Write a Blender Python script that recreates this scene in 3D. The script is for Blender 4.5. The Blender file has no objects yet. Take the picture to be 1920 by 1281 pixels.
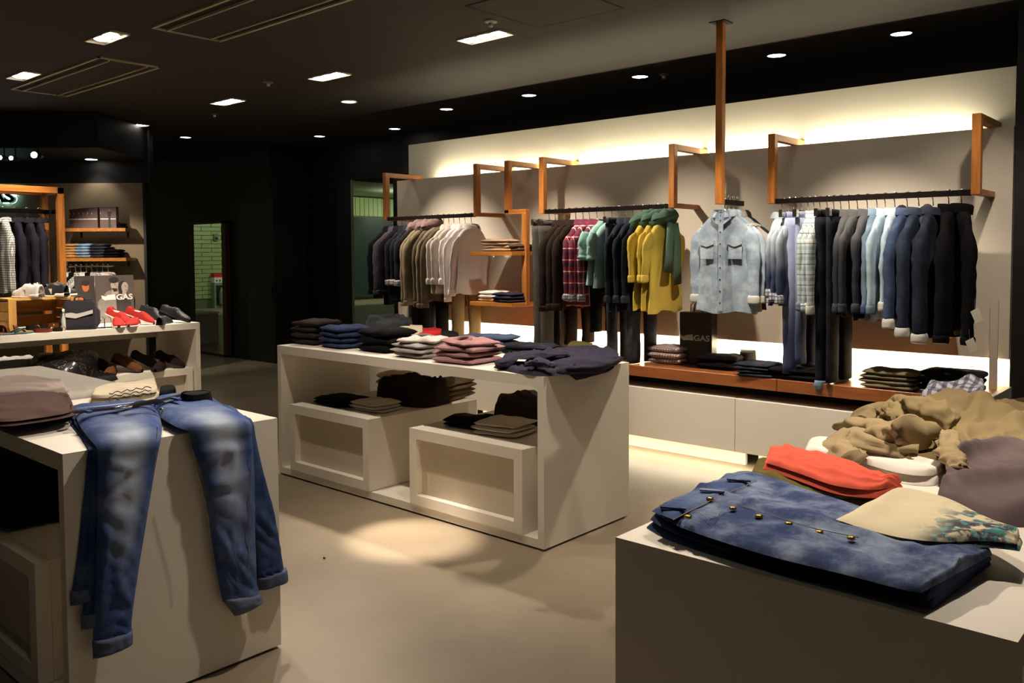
import bpy, bmesh, math, random
from mathutils import Vector, Matrix, noise
R = math.radians
scn = bpy.context.scene
col = scn.collection
random.seed(7)

# ------------------------------------------------------------------ camera
F, YAW, PIT, ROL, CX, CY = 1598.74, 0.72128, 0.04615, -0.00422, 968.28, 548.83
EYE = Vector((0, 0, 1.55))
fw = Vector((-math.sin(YAW) * math.cos(PIT), math.cos(YAW) * math.cos(PIT), -math.sin(PIT)))
_rt = Vector((math.cos(YAW), math.sin(YAW), 0)); _up = _rt.cross(fw)
rt = _rt * math.cos(ROL) + _up * math.sin(ROL); up = -_rt * math.sin(ROL) + _up * math.cos(ROL)
cd = bpy.data.cameras.new('camera'); cam = bpy.data.objects.new('camera', cd); col.objects.link(cam)
cd.sensor_width = 36; cd.sensor_fit = 'HORIZONTAL'; cd.lens = F / 1920 * 36
cd.shift_x = -(CX - 960) / 1920; cd.shift_y = (CY - 640.5) / 1920
cd.clip_start = 0.05; cd.clip_end = 200
M4 = Matrix((rt, up, -fw)).transposed().to_4x4(); M4.translation = EYE; cam.matrix_world = M4
scn.camera = cam
# a pixel gives a direction; the plane it lies on gives the distance
def ray(u, v): return fw + rt * ((u - CX) / F) + up * ((CY - v) / F)
def az(u, v, z): d = ray(u, v); return EYE + d * ((z - EYE.z) / d.z)
def ay(u, v, y): d = ray(u, v); return EYE + d * (y / d.y)
def ax(u, v, x): d = ray(u, v); return EYE + d * (x / d.x)
def ad(u, v, D): return EYE + ray(u, v) * D

# ------------------------------------------------------------------ world, exposure, lights
w = bpy.data.worlds.new('world'); scn.world = w; w.use_nodes = True
w.node_tree.nodes['Background'].inputs[0].default_value = (1.0, 0.86, 0.7, 1)
w.node_tree.nodes['Background'].inputs[1].default_value = 0.03
vs = scn.view_settings
vs.view_transform = 'Standard'; vs.look = 'None'; vs.gamma = 1; vs.use_curve_mapping = False; vs.exposure = 0.0
ZC = 3.12                      # ceiling height
WARM = (1.0, 0.86, 0.70); COVE = (1.0, 0.89, 0.66); COOL = (1.0, 0.88, 0.72)
def light(name, kind, loc, power, colr, target=None, **k):
    l = bpy.data.lights.new(name, kind); l.energy = power; l.color = colr
    for a, b in k.items(): setattr(l, a, b)
    o = bpy.data.objects.new(name, l); col.objects.link(o); o.location = loc
    if target is not None:
        o.rotation_euler = (Vector(target) - Vector(loc)).to_track_quat('-Z', 'Y').to_euler()
    return o
def strip(name, x0, x1, y, z, power, dirv, width=.03):
    l = light(name, 'AREA', ((x0 + x1) / 2, y, z), power, COVE, ((x0 + x1) / 2 + dirv[0], y + dirv[1], z + dirv[2]), shape='RECTANGLE', size=abs(x1 - x0), size_y=width)
    return l
XL, XR = -6.88, -1.18          # feature wall ends
YQ, YW = 5.95, 6.08            # lower panel face, upper wall face
strip('cove_strip_light', XL + .5, XR - .25, 6.035, 2.27, 46, (0, .08, 1))
strip('niche_strip_light', XL + .15, XR - .05, 6.03, .84, 62, (0, .7, -1), .05)
strip('plinth_strip_light', -6.4, -1.3, 5.53, .148, 26, (0, -.1, -1))
def spot(name, loc, target, power, deg, blend=.5, c=WARM, r=.035):
    return light(name, 'SPOT', loc, power, c, target, spot_size=R(deg), spot_blend=blend, shadow_soft_size=r)
# recessed ceiling lamps: (fixture, targets)
FIX = [(-4.295, 4.55), (-6.25, 4.62), (-8.05, 4.68), (-10.39, 4.8), (-6.32, 2.73), (-8.19, 2.81), (-4.3, 2.75), (-2.3, 4.55), (-2.3, 2.75), (-.6, 2.75), (-.9, 4.55), (-2.3, .9)]
LS = [
 (0, (-4.6, 5.6, 1.4), 260, 44), (0, (-3.3, 5.6, 1.4), 260, 44), (0, (-3.6, 3.75, .9), 170, 50),
 (1, (-6.0, 5.6, 1.5), 300, 46), (1, (-4.9, 3.75, .9), 170, 50),
 (2, (-7.8, 3.5, .9), 420, 46), (3, (-9.6, 3.4, 1.2), 130, 55), (4, (-7.9, 3.0, .9), 420, 46), (5, (-8.9, 2.9, 1.5), 210, 46), (5, (-7.9, 2.6, .9), 170, 52), (4, (-4.2, 1.5, .9), 170, 50),
 (6, (-3.45, 3.05, 0), 1100, 9), (6, (-4.5, 3.5, .45), 90, 50), (6, (-3.3, 3.5, .45), 90, 50), (6, (-3.3, 1.45, .9), 230, 42),
 (7, (-2.0, 5.6, 1.4), 280, 44), (7, (-2.95, 5.3, 1.4), 200, 34), (7, (-2.9, 3.8, .9), 190, 46),
 (8, (-2.8, 3.75, .6), 110, 60), (8, (-1.05, 1.75, .9), 230, 40), (8, (-2.75, 1.45, .8), 150, 44),
 (9, (-.75, 2.4, .9), 130, 60), (10, (-1.4, 5.6, 1.5), 90, 50), (9, (-.8, 3.4, .9), 150, 56),
]
for i, (f, t, pw, dg) in enumerate(LS):
    spot('recessed_spot_light', (FIX[f][0] + .09 * ((i % 3) - 1), FIX[f][1], ZC - .03), t, pw * 1.12, dg + 6, .9 if dg > 25 else .75)

# ------------------------------------------------------------------ colour and material helpers
def s2l(c): c /= 255; return c / 12.92 if c <= .04045 else ((c + .055) / 1.055) ** 2.4
def rgb(*c): return (s2l(c[0]), s2l(c[1]), s2l(c[2]), 1)
MATS = {}
class NT:
    def __init__(s, name):
        s.m = bpy.data.materials.new(name); s.m.use_nodes = True; s.t = s.m.node_tree; s.n = s.t.nodes; s.b = s.n['Principled BSDF']
    def new(s, k, **kw):
        n = s.n.new(k)
        for a, b in kw.items(): setattr(n, a, b)
        return n
    def lk(s, a, b): s.t.links.new(a, b)
    def math(s, op, a, b=None, c=None):
        n = s.new('ShaderNodeMath', operation=op)
        for i, x in enumerate((a, b, c)):
            if x is None: continue
            if isinstance(x, (int, float)): n.inputs[i].default_value = x
            else: s.lk(x, n.inputs[i])
        return n.outputs[0]
    def mix(s, f, a, b, blend='MIX'):
        n = s.new('ShaderNodeMix', data_type='RGBA', blend_type=blend)
        if isinstance(f, (int, float)): n.inputs[0].default_value = f
        else: s.lk(f, n.inputs[0])
        for i, x in ((6, a), (7, b)):
            if isinstance(x, tuple): n.inputs[i].default_value = x
            else: s.lk(x, n.inputs[i])
        return n.outputs[2]
    def noise(s, scale, detail=3, vec=None, rough=.5):
        n = s.new('ShaderNodeTexNoise'); n.inputs['Scale'].default_value = scale; n.inputs['Detail'].default_value = detail; n.inputs['Roughness'].default_value = rough
        if vec is None: vec = s.obj()
        s.lk(vec, n.inputs['Vector']); return n.outputs['Fac']
    def obj(s):
        if not hasattr(s, '_o'): s._o = s.new('ShaderNodeTexCoord')
        return s._o.outputs['Object']
    def uv(s):
        s.obj(); return s._o.outputs['UV']
    def sep(s, v):
        n = s.new('ShaderNodeSeparateXYZ'); s.lk(v, n.inputs[0]); return n.outputs
    def ramp(s, f, a, b):
        n = s.new('ShaderNodeMapRange'); n.interpolation_type = 'SMOOTHSTEP'; s.lk(f, n.inputs[0]); n.inputs[1].default_value = a; n.inputs[2].default_value = b; return n.outputs[0]
    def bump(s, h, st, d=.002):
        n = s.new('ShaderNodeBump'); n.inputs['Strength'].default_value = st; n.inputs['Distance'].default_value = d; s.lk(h, n.inputs['Height']); s.lk(n.outputs[0], s.b.inputs['Normal'])
    def out(s, c, rough=.85, metal=0):
        if isinstance(c, tuple): s.b.inputs['Base Color'].default_value = c
        else: s.lk(c, s.b.inputs['Base Color'])
        s.b.inputs['Roughness'].default_value = rough; s.b.inputs['Metallic'].default_value = metal
        return s.m
def mul(c, k): return (c[0] * k, c[1] * k, c[2] * k, 1)
def plain(name, c, rough=.5, metal=0, var=.08, sc=4, bmp=0, bs=60):
    if name in MATS: return MATS[name]
    t = NT(name); c = rgb(*c)
    o = t.mix(t.noise(sc, 4), mul(c, 1 - var), mul(c, 1 + var)) if var else c
    if bmp: t.bump(t.noise(bs, 4), bmp)
    MATS[name] = t.out(o, rough, metal); return MATS[name]
def fabric(c, name=None, var=.22, sc=14):
    key = name or 'fabric_%d_%d_%d' % c
    if key in MATS: return MATS[key]
    t = NT(key); k = rgb(*c)
    o = t.mix(t.noise(sc, 5, rough=.6), mul(k, 1 - var), mul(k, 1 + var))
    t.bump(t.noise(420, 2), .35, .001)
    m = t.out(o, .95); t.b.inputs['Specular IOR Level'].default_value = .12
    MATS[key] = m; return m
def denim(c, light=None, name=None, amt=.55, uvfade=False):
    light = light or tuple(min(255, int(x * 1.35 + 22)) for x in c)
    key = name or 'denim_%d_%d_%d' % c
    if key in MATS: return MATS[key]
    t = NT(key); a, b = rgb(*c), rgb(*light)
    f = t.math('MULTIPLY', t.ramp(t.noise(9, 6, rough=.65), .38, .72), amt)
    if uvfade:                       # worn thighs: a wash mark of the cloth itself
        s = t.sep(t.uv()); cx = t.math('SUBTRACT', s[0], .48)
        g = t.math('SUBTRACT', 1, t.ramp(t.math('ABSOLUTE', cx), .05, .40))
        lv = t.math('MULTIPLY', t.ramp(s[1], .06, .3), t.math('SUBTRACT', 1, t.ramp(s[1], .45, .78)))
        f = t.math('ADD', t.math('MULTIPLY', f, .35), t.math('MULTIPLY', t.math('MULTIPLY', g, lv), t.math('ADD', t.noise(7, 5), .35)))
    o = t.mix(f, a, b)
    n = t.new('ShaderNodeTexWave', wave_type='BANDS', bands_direction='DIAGONAL'); n.inputs['Scale'].default_value = 260; n.inputs['Distortion'].default_value = 1
    t.lk(t.obj(), n.inputs['Vector']); t.bump(n.outputs['Fac'], .25, .001)
    m = t.out(o, .9); t.b.inputs['Specular IOR Level'].default_value = .15
    MATS[key] = m; return m
def plaid(name, base, c1, c2, sc=26, axes=(0, 2), w=.3, thin=True):
    if name in MATS: return MATS[name]
    t = NT(name); s = t.sep(t.obj())
    def band(o, off, wd, k=1):
        p = t.math('FRACT', t.math('ADD', t.math('MULTIPLY', o, sc * k), off)); return t.math('LESS_THAN', p, wd)
    bs, a, b = rgb(*base), rgb(*c1), rgb(*c2)
    o = t.mix(t.math('MULTIPLY', band(s[axes[0]], .1, w), .7), bs, a); o = t.mix(t.math('MULTIPLY', band(s[axes[1]], .3, w), .6), o, a)
    if thin:
        o = t.mix(t.math('MULTIPLY', band(s[axes[0]], .55, .09), .8), o, b); o = t.mix(t.math('MULTIPLY', band(s[axes[1]], .6, .09), .8), o, b)
    t.bump(t.noise(420, 2), .3, .001)
    MATS[name] = t.out(o, .9); return MATS[name]
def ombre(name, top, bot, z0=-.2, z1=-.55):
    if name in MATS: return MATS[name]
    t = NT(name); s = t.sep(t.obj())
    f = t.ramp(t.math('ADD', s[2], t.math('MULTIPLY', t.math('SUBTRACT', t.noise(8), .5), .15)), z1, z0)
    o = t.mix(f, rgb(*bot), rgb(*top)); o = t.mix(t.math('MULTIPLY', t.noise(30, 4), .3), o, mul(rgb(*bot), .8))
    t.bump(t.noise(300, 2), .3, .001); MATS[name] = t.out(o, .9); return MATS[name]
def emit(name, c, st):
    if name in MATS: return MATS[name]
    t = NT(name); t.b.inputs['Emission Color'].default_value = (*c, 1); t.b.inputs['Emission Strength'].default_value = st
    MATS[name] = t.out((.8, .8, .8, 1), .5); return MATS[name]
def wood(name, c, axis=0, dark=.62, rough=.42, sc=7):
    if name in MATS: return MATS[name]
    t = NT(name); k = rgb(*c)
    mp = t.new('ShaderNodeMapping'); t.lk(t.obj(), mp.inputs[0]); s = [sc * 6] * 3; s[axis] = sc * .5; mp.inputs['Scale'].default_value = s
    f = t.noise(1, 5, mp.outputs[0], .6); o = t.mix(t.ramp(f, .25, .75), mul(k, dark), mul(k, 1.15))
    t.bump(f, .12, .001); MATS[name] = t.out(o, rough); return MATS[name]
WHITE = plain('white_lacquer', (230, 222, 208), .38, var=.02, sc=2)
PANEL = plain('panel_paint', (218, 208, 190), .7, var=.03, sc=3, bmp=.05)
UPWALL = plain('wall_white_paint', (226, 222, 204), .8, var=.02, sc=3)
BLACKW = plain('black_wall_paint', (17, 14, 13), .6, var=.15, sc=2)
BLACKD = plain('black_door_paint', (8, 8, 10), .5, var=.1)
CEIL = plain('dark_ceiling_paint', (45, 41, 35), .8, var=.06, sc=2)
GREYW = plain('taupe_wall_paint', (138, 122, 98), .8, var=.05, sc=2)
BLACKM = plain('black_metal', (22, 14, 12), .35, .3, var=.1)
CHROME = plain('chrome', (225, 222, 215), .18, 1, var=0)
GOLDM = plain('brass_metal', (190, 150, 80), .3, 1, var=0)
BLKPL = plain('black_plastic', (16, 15, 16), .4, var=.05)
WOODO = wood('orange_oak_x', (186, 116, 50), 0); WOODZ = wood('orange_oak_z', (186, 116, 50), 2); WOODY = wood('orange_oak_y', (186, 116, 50), 1)
WOODS = wood('shelf_oak', (196, 126, 52), 0); BENCHW = wood('bench_wood', (150, 88, 46), 0, .75, .3)
CRATEW = wood('crate_pine', (196, 146, 72), 0, .7, .6, 5)
IVORY = plain('ivory_plastic', (228, 222, 205), .4, var=.02)

# ------------------------------------------------------------------ mesh helpers
class MB:
    def __init__(s): s.v = []; s.f = []; s.uv = {}
    def add(s, vs_, fs, uvs=None):
        o = len(s.v); s.v += [tuple(p) for p in vs_]
        for i, f in enumerate(fs):
            if uvs: s.uv[len(s.f)] = [uvs[j] for j in f]
            s.f.append(tuple(j + o for j in f))
        return s
    def box(s, x0, x1, y0, y1, z0, z1):
        p = [(x, y, z) for z in (z0, z1) for y in (y0, y1) for x in (x0, x1)]
        return s.add(p, [(0, 2, 3, 1), (4, 5, 7, 6), (0, 1, 5, 4), (2, 6, 7, 3), (0, 4, 6, 2), (1, 3, 7, 5)])
    def obox(s, c, dx, dy, dz):            # oriented box, half vectors
        c, dx, dy, dz = map(Vector, (c, dx, dy, dz))
        p = [c + dx * a + dy * b + dz * e for e in (-1, 1) for b in (-1, 1) for a in (-1, 1)]
        return s.add(p, [(0, 2, 3, 1), (4, 5, 7, 6), (0, 1, 5, 4), (2, 6, 7, 3), (0, 4, 6, 2), (1, 3, 7, 5)])
    def tube(s, path, r, n=8, cap=True, flat=None):
        path = [Vector(p) for p in path]; vs_, fs, uvs = [], [], []
        rs = r if isinstance(r, (list, tuple)) else [r] * len(path)
        d0 = (path[1] - path[0]).normalized(); a = d0.orthogonal().normalized() if flat is None else Vector(flat)
        for i, p in enumerate(path):
            d = (path[min(i + 1, len(path) - 1)] - path[max(i - 1, 0)]).normalized()
            a = (a - d * a.dot(d)).normalized(); b = d.cross(a)
            ra, rb = rs[i] if isinstance(rs[i], tuple) else (rs[i], rs[i])
            for k in range(n):
                t = 2 * math.pi * k / n; vs_.append(p + a * (ra * math.cos(t)) + b * (rb * math.sin(t))); uvs.append((k / n, i / max(1, len(path) - 1)))
        for i in range(len(path) - 1):
            for k in range(n): fs.append((i * n + k, i * n + (k + 1) % n, (i + 1) * n + (k + 1) % n, (i + 1) * n + k))
        if cap: fs += [tuple(range(n))[::-1], tuple(range((len(path) - 1) * n, len(path) * n))]
        return s.add(vs_, fs, uvs)
    def lathe(s, prof, n=20, c=(0, 0, 0), cap=True):
        vs_ = [(c[0] + r * math.cos(2 * math.pi * k / n), c[1] + r * math.sin(2 * math.pi * k / n), c[2] + z) for r, z in prof for k in range(n)]
        fs = [(i * n + k, i * n + (k + 1) % n, (i + 1) * n + (k + 1) % n, (i + 1) * n + k) for i in range(len(prof) - 1) for k in range(n)]
        if cap: fs += [tuple(range(n))[::-1], tuple(range((len(prof) - 1) * n, len(prof) * n))]
        return s.add(vs_, fs)
    def prism(s, poly, o, ex, ey, ez, t):   # polygon in (ex, ey) plane, thickness t along ez
        o, ex, ey, ez = map(Vector, (o, ex, ey, ez)); n = len(poly)
        vs_ = [o + ex * p[0] + ey * p[1] for p in poly] + [o + ex * p[0] + ey * p[1] + ez * t for p in poly]
        return s.add(vs_, [tuple(range(n))[::-1], tuple(range(n, 2 * n))] + [(i, (i + 1) % n, n + (i + 1) % n, n + i) for i in range(n)])
    def grid(s, fn, nu, nv, wu=False):
        vs_, fs, uvs = [], [], []; N = nu if wu else nu + 1
        for j in range(nv + 1):
            for i in range(N): vs_.append(fn(i / nu, j / nv)); uvs.append((i / nu, j / nv))
        for j in range(nv):
            for i in range(nu):
                a, b = i, (i + 1) % N if wu else i + 1
                fs.append((j * N + a, j * N + b, (j + 1) * N + b, (j + 1) * N + a))
        return s.add(vs_, fs, uvs)
    def build(s, name, m, parent=None, smooth=False, bevel=0):
        me = bpy.data.meshes.new(name); me.from_pydata(s.v, [], s.f)
        if s.uv:
            l = me.uv_layers.new(name='UVMap'); k = 0
            for i, f in enumerate(s.f):
                u = s.uv.get(i)
                for j in range(len(f)):
                    if u: l.data[k].uv = u[j]
                    k += 1
        if bevel:
            b = bmesh.new(); b.from_mesh(me); bmesh.ops.bevel(b, geom=list(b.edges), offset=bevel, segments=1, affect='EDGES'); b.to_mesh(me); b.free()
        if smooth: me.polygons.foreach_set('use_smooth', [True] * len(me.polygons))
        me.materials.append(m); o = bpy.data.objects.new(name, me); col.objects.link(o)
        if parent is not None: o.parent = parent
        return o
def tag(o, label, cat, group=None):
    o['label'] = label; o['category'] = cat
    if group: o['group'] = group
    return o
def thing(name, label, cat, loc=(0, 0, 0), rz=0, group=None, rx=0):
    o = bpy.data.objects.new(name, None); col.objects.link(o); o.location = loc; o.rotation_euler = (rx, 0, rz); o.empty_display_size = .05
    return tag(o, label, cat, group)
def struct(o, **k):
    o['kind'] = 'structure'; return o
def B(*a): return MB().box(*a)
def nz(x, y, z=0): return noise.noise(Vector((x, y, z)))
def ridge(x, y, z=0):
    return 1 - abs(nz(x + .6 * nz(y * .7, x * .7, z + 9), y + .6 * nz(x * .6, y * .6, z + 4), z)) * 2
ORD = ['first', 'second', 'third', 'fourth', 'fifth', 'sixth', 'seventh', 'eighth', 'ninth', 'tenth', 'eleventh', 'twelfth', 'thirteenth', 'fourteenth', 'fifteenth', 'sixteenth', 'seventeenth', 'eighteenth', 'nineteenth', 'twentieth', 'twenty-first', 'twenty-second', 'twenty-third', 'twenty-fourth']
def text_mesh(s, size, m, parent, loc, ex, ey, ez, ext=.002, name='lettering', sx=1.0, bold=0):
    c = bpy.data.curves.new('t', 'FONT'); c.body = s; c.size = size; c.extrude = ext; c.offset = bold
    o = bpy.data.objects.new('t', c); col.objects.link(o)
    me = bpy.data.meshes.new_from_object(o.evaluated_get(bpy.context.evaluated_depsgraph_get())); bpy.data.objects.remove(o)
    M = Matrix((Vector(ex) * sx, Vector(ey), Vector(ez))).transposed().to_4x4(); M.translation = Vector(loc); me.transform(M)
    me.materials.clear(); me.materials.append(m); q = bpy.data.objects.new(name, me); col.objects.link(q); q.parent = parent; return q

# ------------------------------------------------------------------ room shell
t = NT('polished_concrete'); k = rgb(146, 131, 110)
fl = t.mix(t.ramp(t.noise(1.1, 6, rough=.6), .3, .75), mul(k, .80), mul(k, 1.10)); fl = t.mix(t.math('MULTIPLY', t.ramp(t.noise(6, 5), .55, .8), .25), fl, mul(k, .7))
t.bump(t.noise(40, 4), .04); t.out(fl, .42)
struct(B(-24, 3, -9, 9, -.1, 0).build('floor', t.m))
struct(B(-14.8, 3, -3, 9, ZC, ZC + .1).build('ceiling', CEIL))
struct(B(-14.9, -10.7, 6.8, 6.95, 0, ZC).build('wall_back', BLACKW))
struct(B(-10.7, -10.6, 6.8, 7.4, 0, ZC).build('wall_recess', BLACKW))
struct(B(-10.7, 3, 7.4, 7.55, 0, ZC).build('wall_rear', BLACKW))
struct(B(-1.16, -1.06, 5.9, 7.4, 0, ZC).build('wall_right', BLACKW)); struct(B(-1.06, 3, 5.9, 6.0, 0, ZC).build('wall_right_front', BLACKW))
for n, (a, b) in enumerate([((452, 674), (519, 683))]):
    p, q = ay(452, 500, 6.79), ay(516, 500, 6.79)
    d = struct(B(p.x, q.x, 6.775, 6.8, 0, 2.35).build('door_1', BLACKD)); B(q.x - .08, q.x - .05, 6.755, 6.775, .95, 1.1).build('door_handle', BLACKM, d)
p, q = ay(556, 500, 7.39), ay(630, 500, 7.39)
d = struct(B(p.x, q.x, 7.375, 7.4, 0, 2.45).build('door_2', BLACKD)); B(q.x - .08, q.x - .05, 7.35, 7.375, .95, 1.1).build('door_handle', BLACKM, d)
# feature wall: upper wall, lower panels with cove above and niche below
struct(B(XL + .02, XR - .02, YW, YW + .08, 0, 2.70).build('wall_feature', UPWALL))
wl = B(XL - .02, XR, YQ, YQ + .03, .882, 2.316).build('wall_panel', PANEL); struct(wl)
struct(B(XL, XR, YQ + .03, YW, 2.15, 2.17).build('trim_1', UPWALL)); struct(B(XL, XR, YQ + .03, YW, .90, .92).build('trim_2', UPWALL))
# grey brand wall far left (faces the camera) with black bulkhead and soffit
nh = Vector((fw.x, fw.y, 0)).normalized(); rh = Vector((rt.x, rt.y, 0)).normalized(); zz = Vector((0, 0, 1))
def fr(u, D, z):                    # point at image column u on the frontal plane at depth D, height z
    p = ad(u, 475, D); return Vector((p.x, p.y, z))
def frontal(name, u0, u1, D0, D1, z0, z1, m, parent=None):
    a, b = fr(u0, D0, z0), fr(u1, D0, z0); ex = (b - a) / 2; c = (a + b) / 2 + nh * ((D1 - D0) / 2) + zz * ((z1 - z0) / 2)
    return MB().obox(c, ex, nh * ((D1 - D0) / 2), zz * ((z1 - z0) / 2)).build(name, m, parent)
GD = 10.6
struct(frontal('wall_left', -420, 270, GD, GD + .1, 0, 2.44, GREYW))
struct(frontal('wall_left_edge', 270, 275, GD - .02, GD + .12, 0, 2.44, BLACKW))
struct(frontal('wall_left_upper', -420, 285, GD, GD + .1, 2.44, ZC, BLACKW))
struct(frontal('ceiling_soffit', -420, 190, 9.35, GD, 2.72, ZC, BLACKW))
# corridor seen in the mirrors: brick wall, pale ceiling; unseen spots added to light them
BRK = plain('glazed_brick', (150, 166, 112), .35, var=.18, sc=1.3); MORT = plain('mortar', (92, 100, 72), .9)
bw = struct(B(-23.2, -23, -9, 5.2, 0, 3.45).build('wall_brick', MORT))
proto = None
for j in range(24):
    for i in range(9):
        y0 = 2.9 - i * .62 + (j % 2) * .31; z0 = .28 + j * .122
        if proto is None: proto = MB().box(0, .03, -.60, 0, 0, .108).build('brick', BRK, bw); proto.location = (-23, y0, z0)
        else:
            o = proto.copy(); col.objects.link(o); o.parent = bw; o.location = (-23, y0, z0)
tileproto = None
for i in range(26):
    if tileproto is None: tileproto = B(0, .03, -.17, 0, 0, .62).build('tile', BRK, bw); tileproto.location = (-23, -3 - i * .19, 2.83)
    else:
        o = tileproto.copy(); col.objects.link(o); o.parent = bw; o.location = (-23, -3 - i * .19, 2.83)
B(-22.99, -22.9, -8.5, -3.0, .1, 2.78).build('board', plain('dark_green_board', (38, 52, 46), .3), bw)
struct(B(-24, -14.9, -9, 5.2, 3.5, 3.6).build('ceiling_corridor', plain('pale_ceiling', (190, 205, 180), .8)))
for yy, pw in ((2.2, 140), (-.6, 140), (-3.6, 300), (-6.4, 240)): spot('corridor_fill_light', (-19.6, yy, 3.4), (-22.6, yy, 1.3), pw, 100, .6, (.96, 1, .8), .15)  # spots put in to light the brick wall only; no fixture there
spot('corridor_fill_light', (-20.2, -3.2, 2.6), (-20.0, -3.2, 3.5), 60, 150, .8, (.92, 1, .8), .2)  # added upward spot that brightens the pale ceiling, not a real fitting
t = thing('extinguisher_cabinet', 'green steel extinguisher cabinet against the brick wall, seen in tall mirror', 'cabinet', (-22.96, .62, 0))
B(0, .2, -.17, .17, .0, .72).build('body', plain('sage_enamel', (120, 140, 110), .5), t); B(.2, .21, -.12, .12, .08, .66).build('glass', plain('smoked_glass', (45, 52, 46), .1), t)
MB().lathe([(.06, .1), (.07, .13), (.07, .45), (.04, .53), (.02, .6)], 14, (.285, 0, 0)).build('extinguisher', plain('grey_enamel', (120, 128, 120), .3), t, True)
t = thing('notice_box', 'red and white notice box above the extinguisher cabinet in mirror', 'sign', (-22.96, .62, .73))
B(0, .2, -.17, .17, 0, .16).build('lower_panel', IVORY, t); B(0, .2, -.17, .17, .16, .27).build('upper_panel', plain('signal_red', (190, 40, 36), .5), t)
for i in range(3): B(.2, .205, -.13 + i * .1, -.08 + i * .1, .04, .09).build('printed_mark', plain('print_brown', (110, 60, 40), .6), t)
t = thing('wall_socket', 'small dark wall unit on the brick wall in tall mirror', 'socket', (-22.96, .62, 1.95)); B(0, .06, -.06, .06, 0, .2).build('housing', plain('grey_metal2', (110, 116, 104), .4), t); B(.06, .07, -.04, .04, .03, .1).build('face', BLKPL, t)
t = thing('display_plinth', 'low white plinth with yellow clothes, reflected in tall mirror', 'plinth', (-14.15, 6.05, 0))
B(-.45, .4, -.3, .33, .0, .52).build('body', plain('counter_grey', (170, 168, 150), .5), t, bevel=.01); B(-.46, .41, -.31, .34, .52, .55).build('top', WHITE, t)
# mannequin seen in the wall mirror
def limb(mb, pts, rs, n=12): return mb.tube(pts, rs, n)
t = thing('mannequin', 'headless mannequin in yellow top and lime skirt, seen in wall mirror', 'mannequin', (-12.95, 3.35, 0), R(20))
MB().lathe([(.0, 0), (.17, 0), (.17, .015), (.02, .03), (.015, .5)], 20).build('stand', CHROME, t, True)
MB().tube([(0, 0, .45), (0, 0, .75), (0, 0, 1.02)], [(.2, .14), (.17, .13), (.12, .09)], 16).build('skirt', fabric((110, 150, 40)), t, True)
MB().tube([(0, 0, 1.0), (0, 0, 1.12), (0, 0, 1.3), (0, 0, 1.42), (0, 0, 1.47)], [(.13, .1), (.14, .1), (.18, .11), (.19, .09), (.07, .06)], 16).build('top', fabric((196, 180, 60)), t, True)
for s in (-1, 1): MB().tube([(s * .19, 0, 1.4), (s * .23, 0, 1.15), (s * .22, .05, .92), (s * .21, .07, .82)], [.045, .04, .033, .03], 10).build('arm', plain('mannequin_skin', (200, 180, 150), .5), t, True)
MB().lathe([(.05, 1.46), (.045, 1.55), (.0, 1.56)], 14).build('neck', plain('mannequin_skin', (200, 180, 150), .5), t, True)

# mirrors
MIR = plain('mirror_silver', (235, 240, 232), .01, 1, var=0)
DWOOD = wood('dark_mirror_wood', (74, 40, 18), 2, .7, .5)
p, q = ay(362, 422, 6.76), ay(419, 418, 6.76)
t = thing('standing_mirror', 'tall narrow mirror in brown wooden frame against the black wall', 'mirror', (0, 0, 0))
x0, x1 = p.x, q.x
B(x0, x1, 6.745, 6.76, .03, 2.02).build('glass', MIR, t)
B(x1, x1 + .11, 6.72, 6.79, 0, 2.05).build('side_rail', DWOOD, t); B(x0 - .03, x0, 6.72, 6.79, 0, 2.05).build('side_rail', DWOOD, t)
B(x0 - .03, x1 + .11, 6.72, 6.79, 2.02, 2.05).build('top_rail', DWOOD, t); B(x0 - .03, x1 + .11, 6.72, 6.79, 0, .03).build('bottom_rail', DWOOD, t)
p, q = ay(661, 341, 7.3), ay(739, 331, 7.3)
t = thing('wall_mirror', 'frameless wall mirror beside the feature wall and its first clothes rail', 'mirror', (0, 0, 0))
B(p.x, q.x, 7.3, 7.315, .25, 2.55).build('glass', MIR, t); B(p.x - .03, p.x, 7.29, 7.4, .25, 2.56).build('edge_strip', plain('mirror_edge', (120, 125, 115), .3, .5, var=0), t)
B(q.x, q.x + .12, 7.28, 7.4, .25, 2.56).build('edge_strip', BLACKW, t); B(p.x, q.x, 7.315, 7.4, .25, 2.55).build('backing', BLACKW, t)

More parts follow.
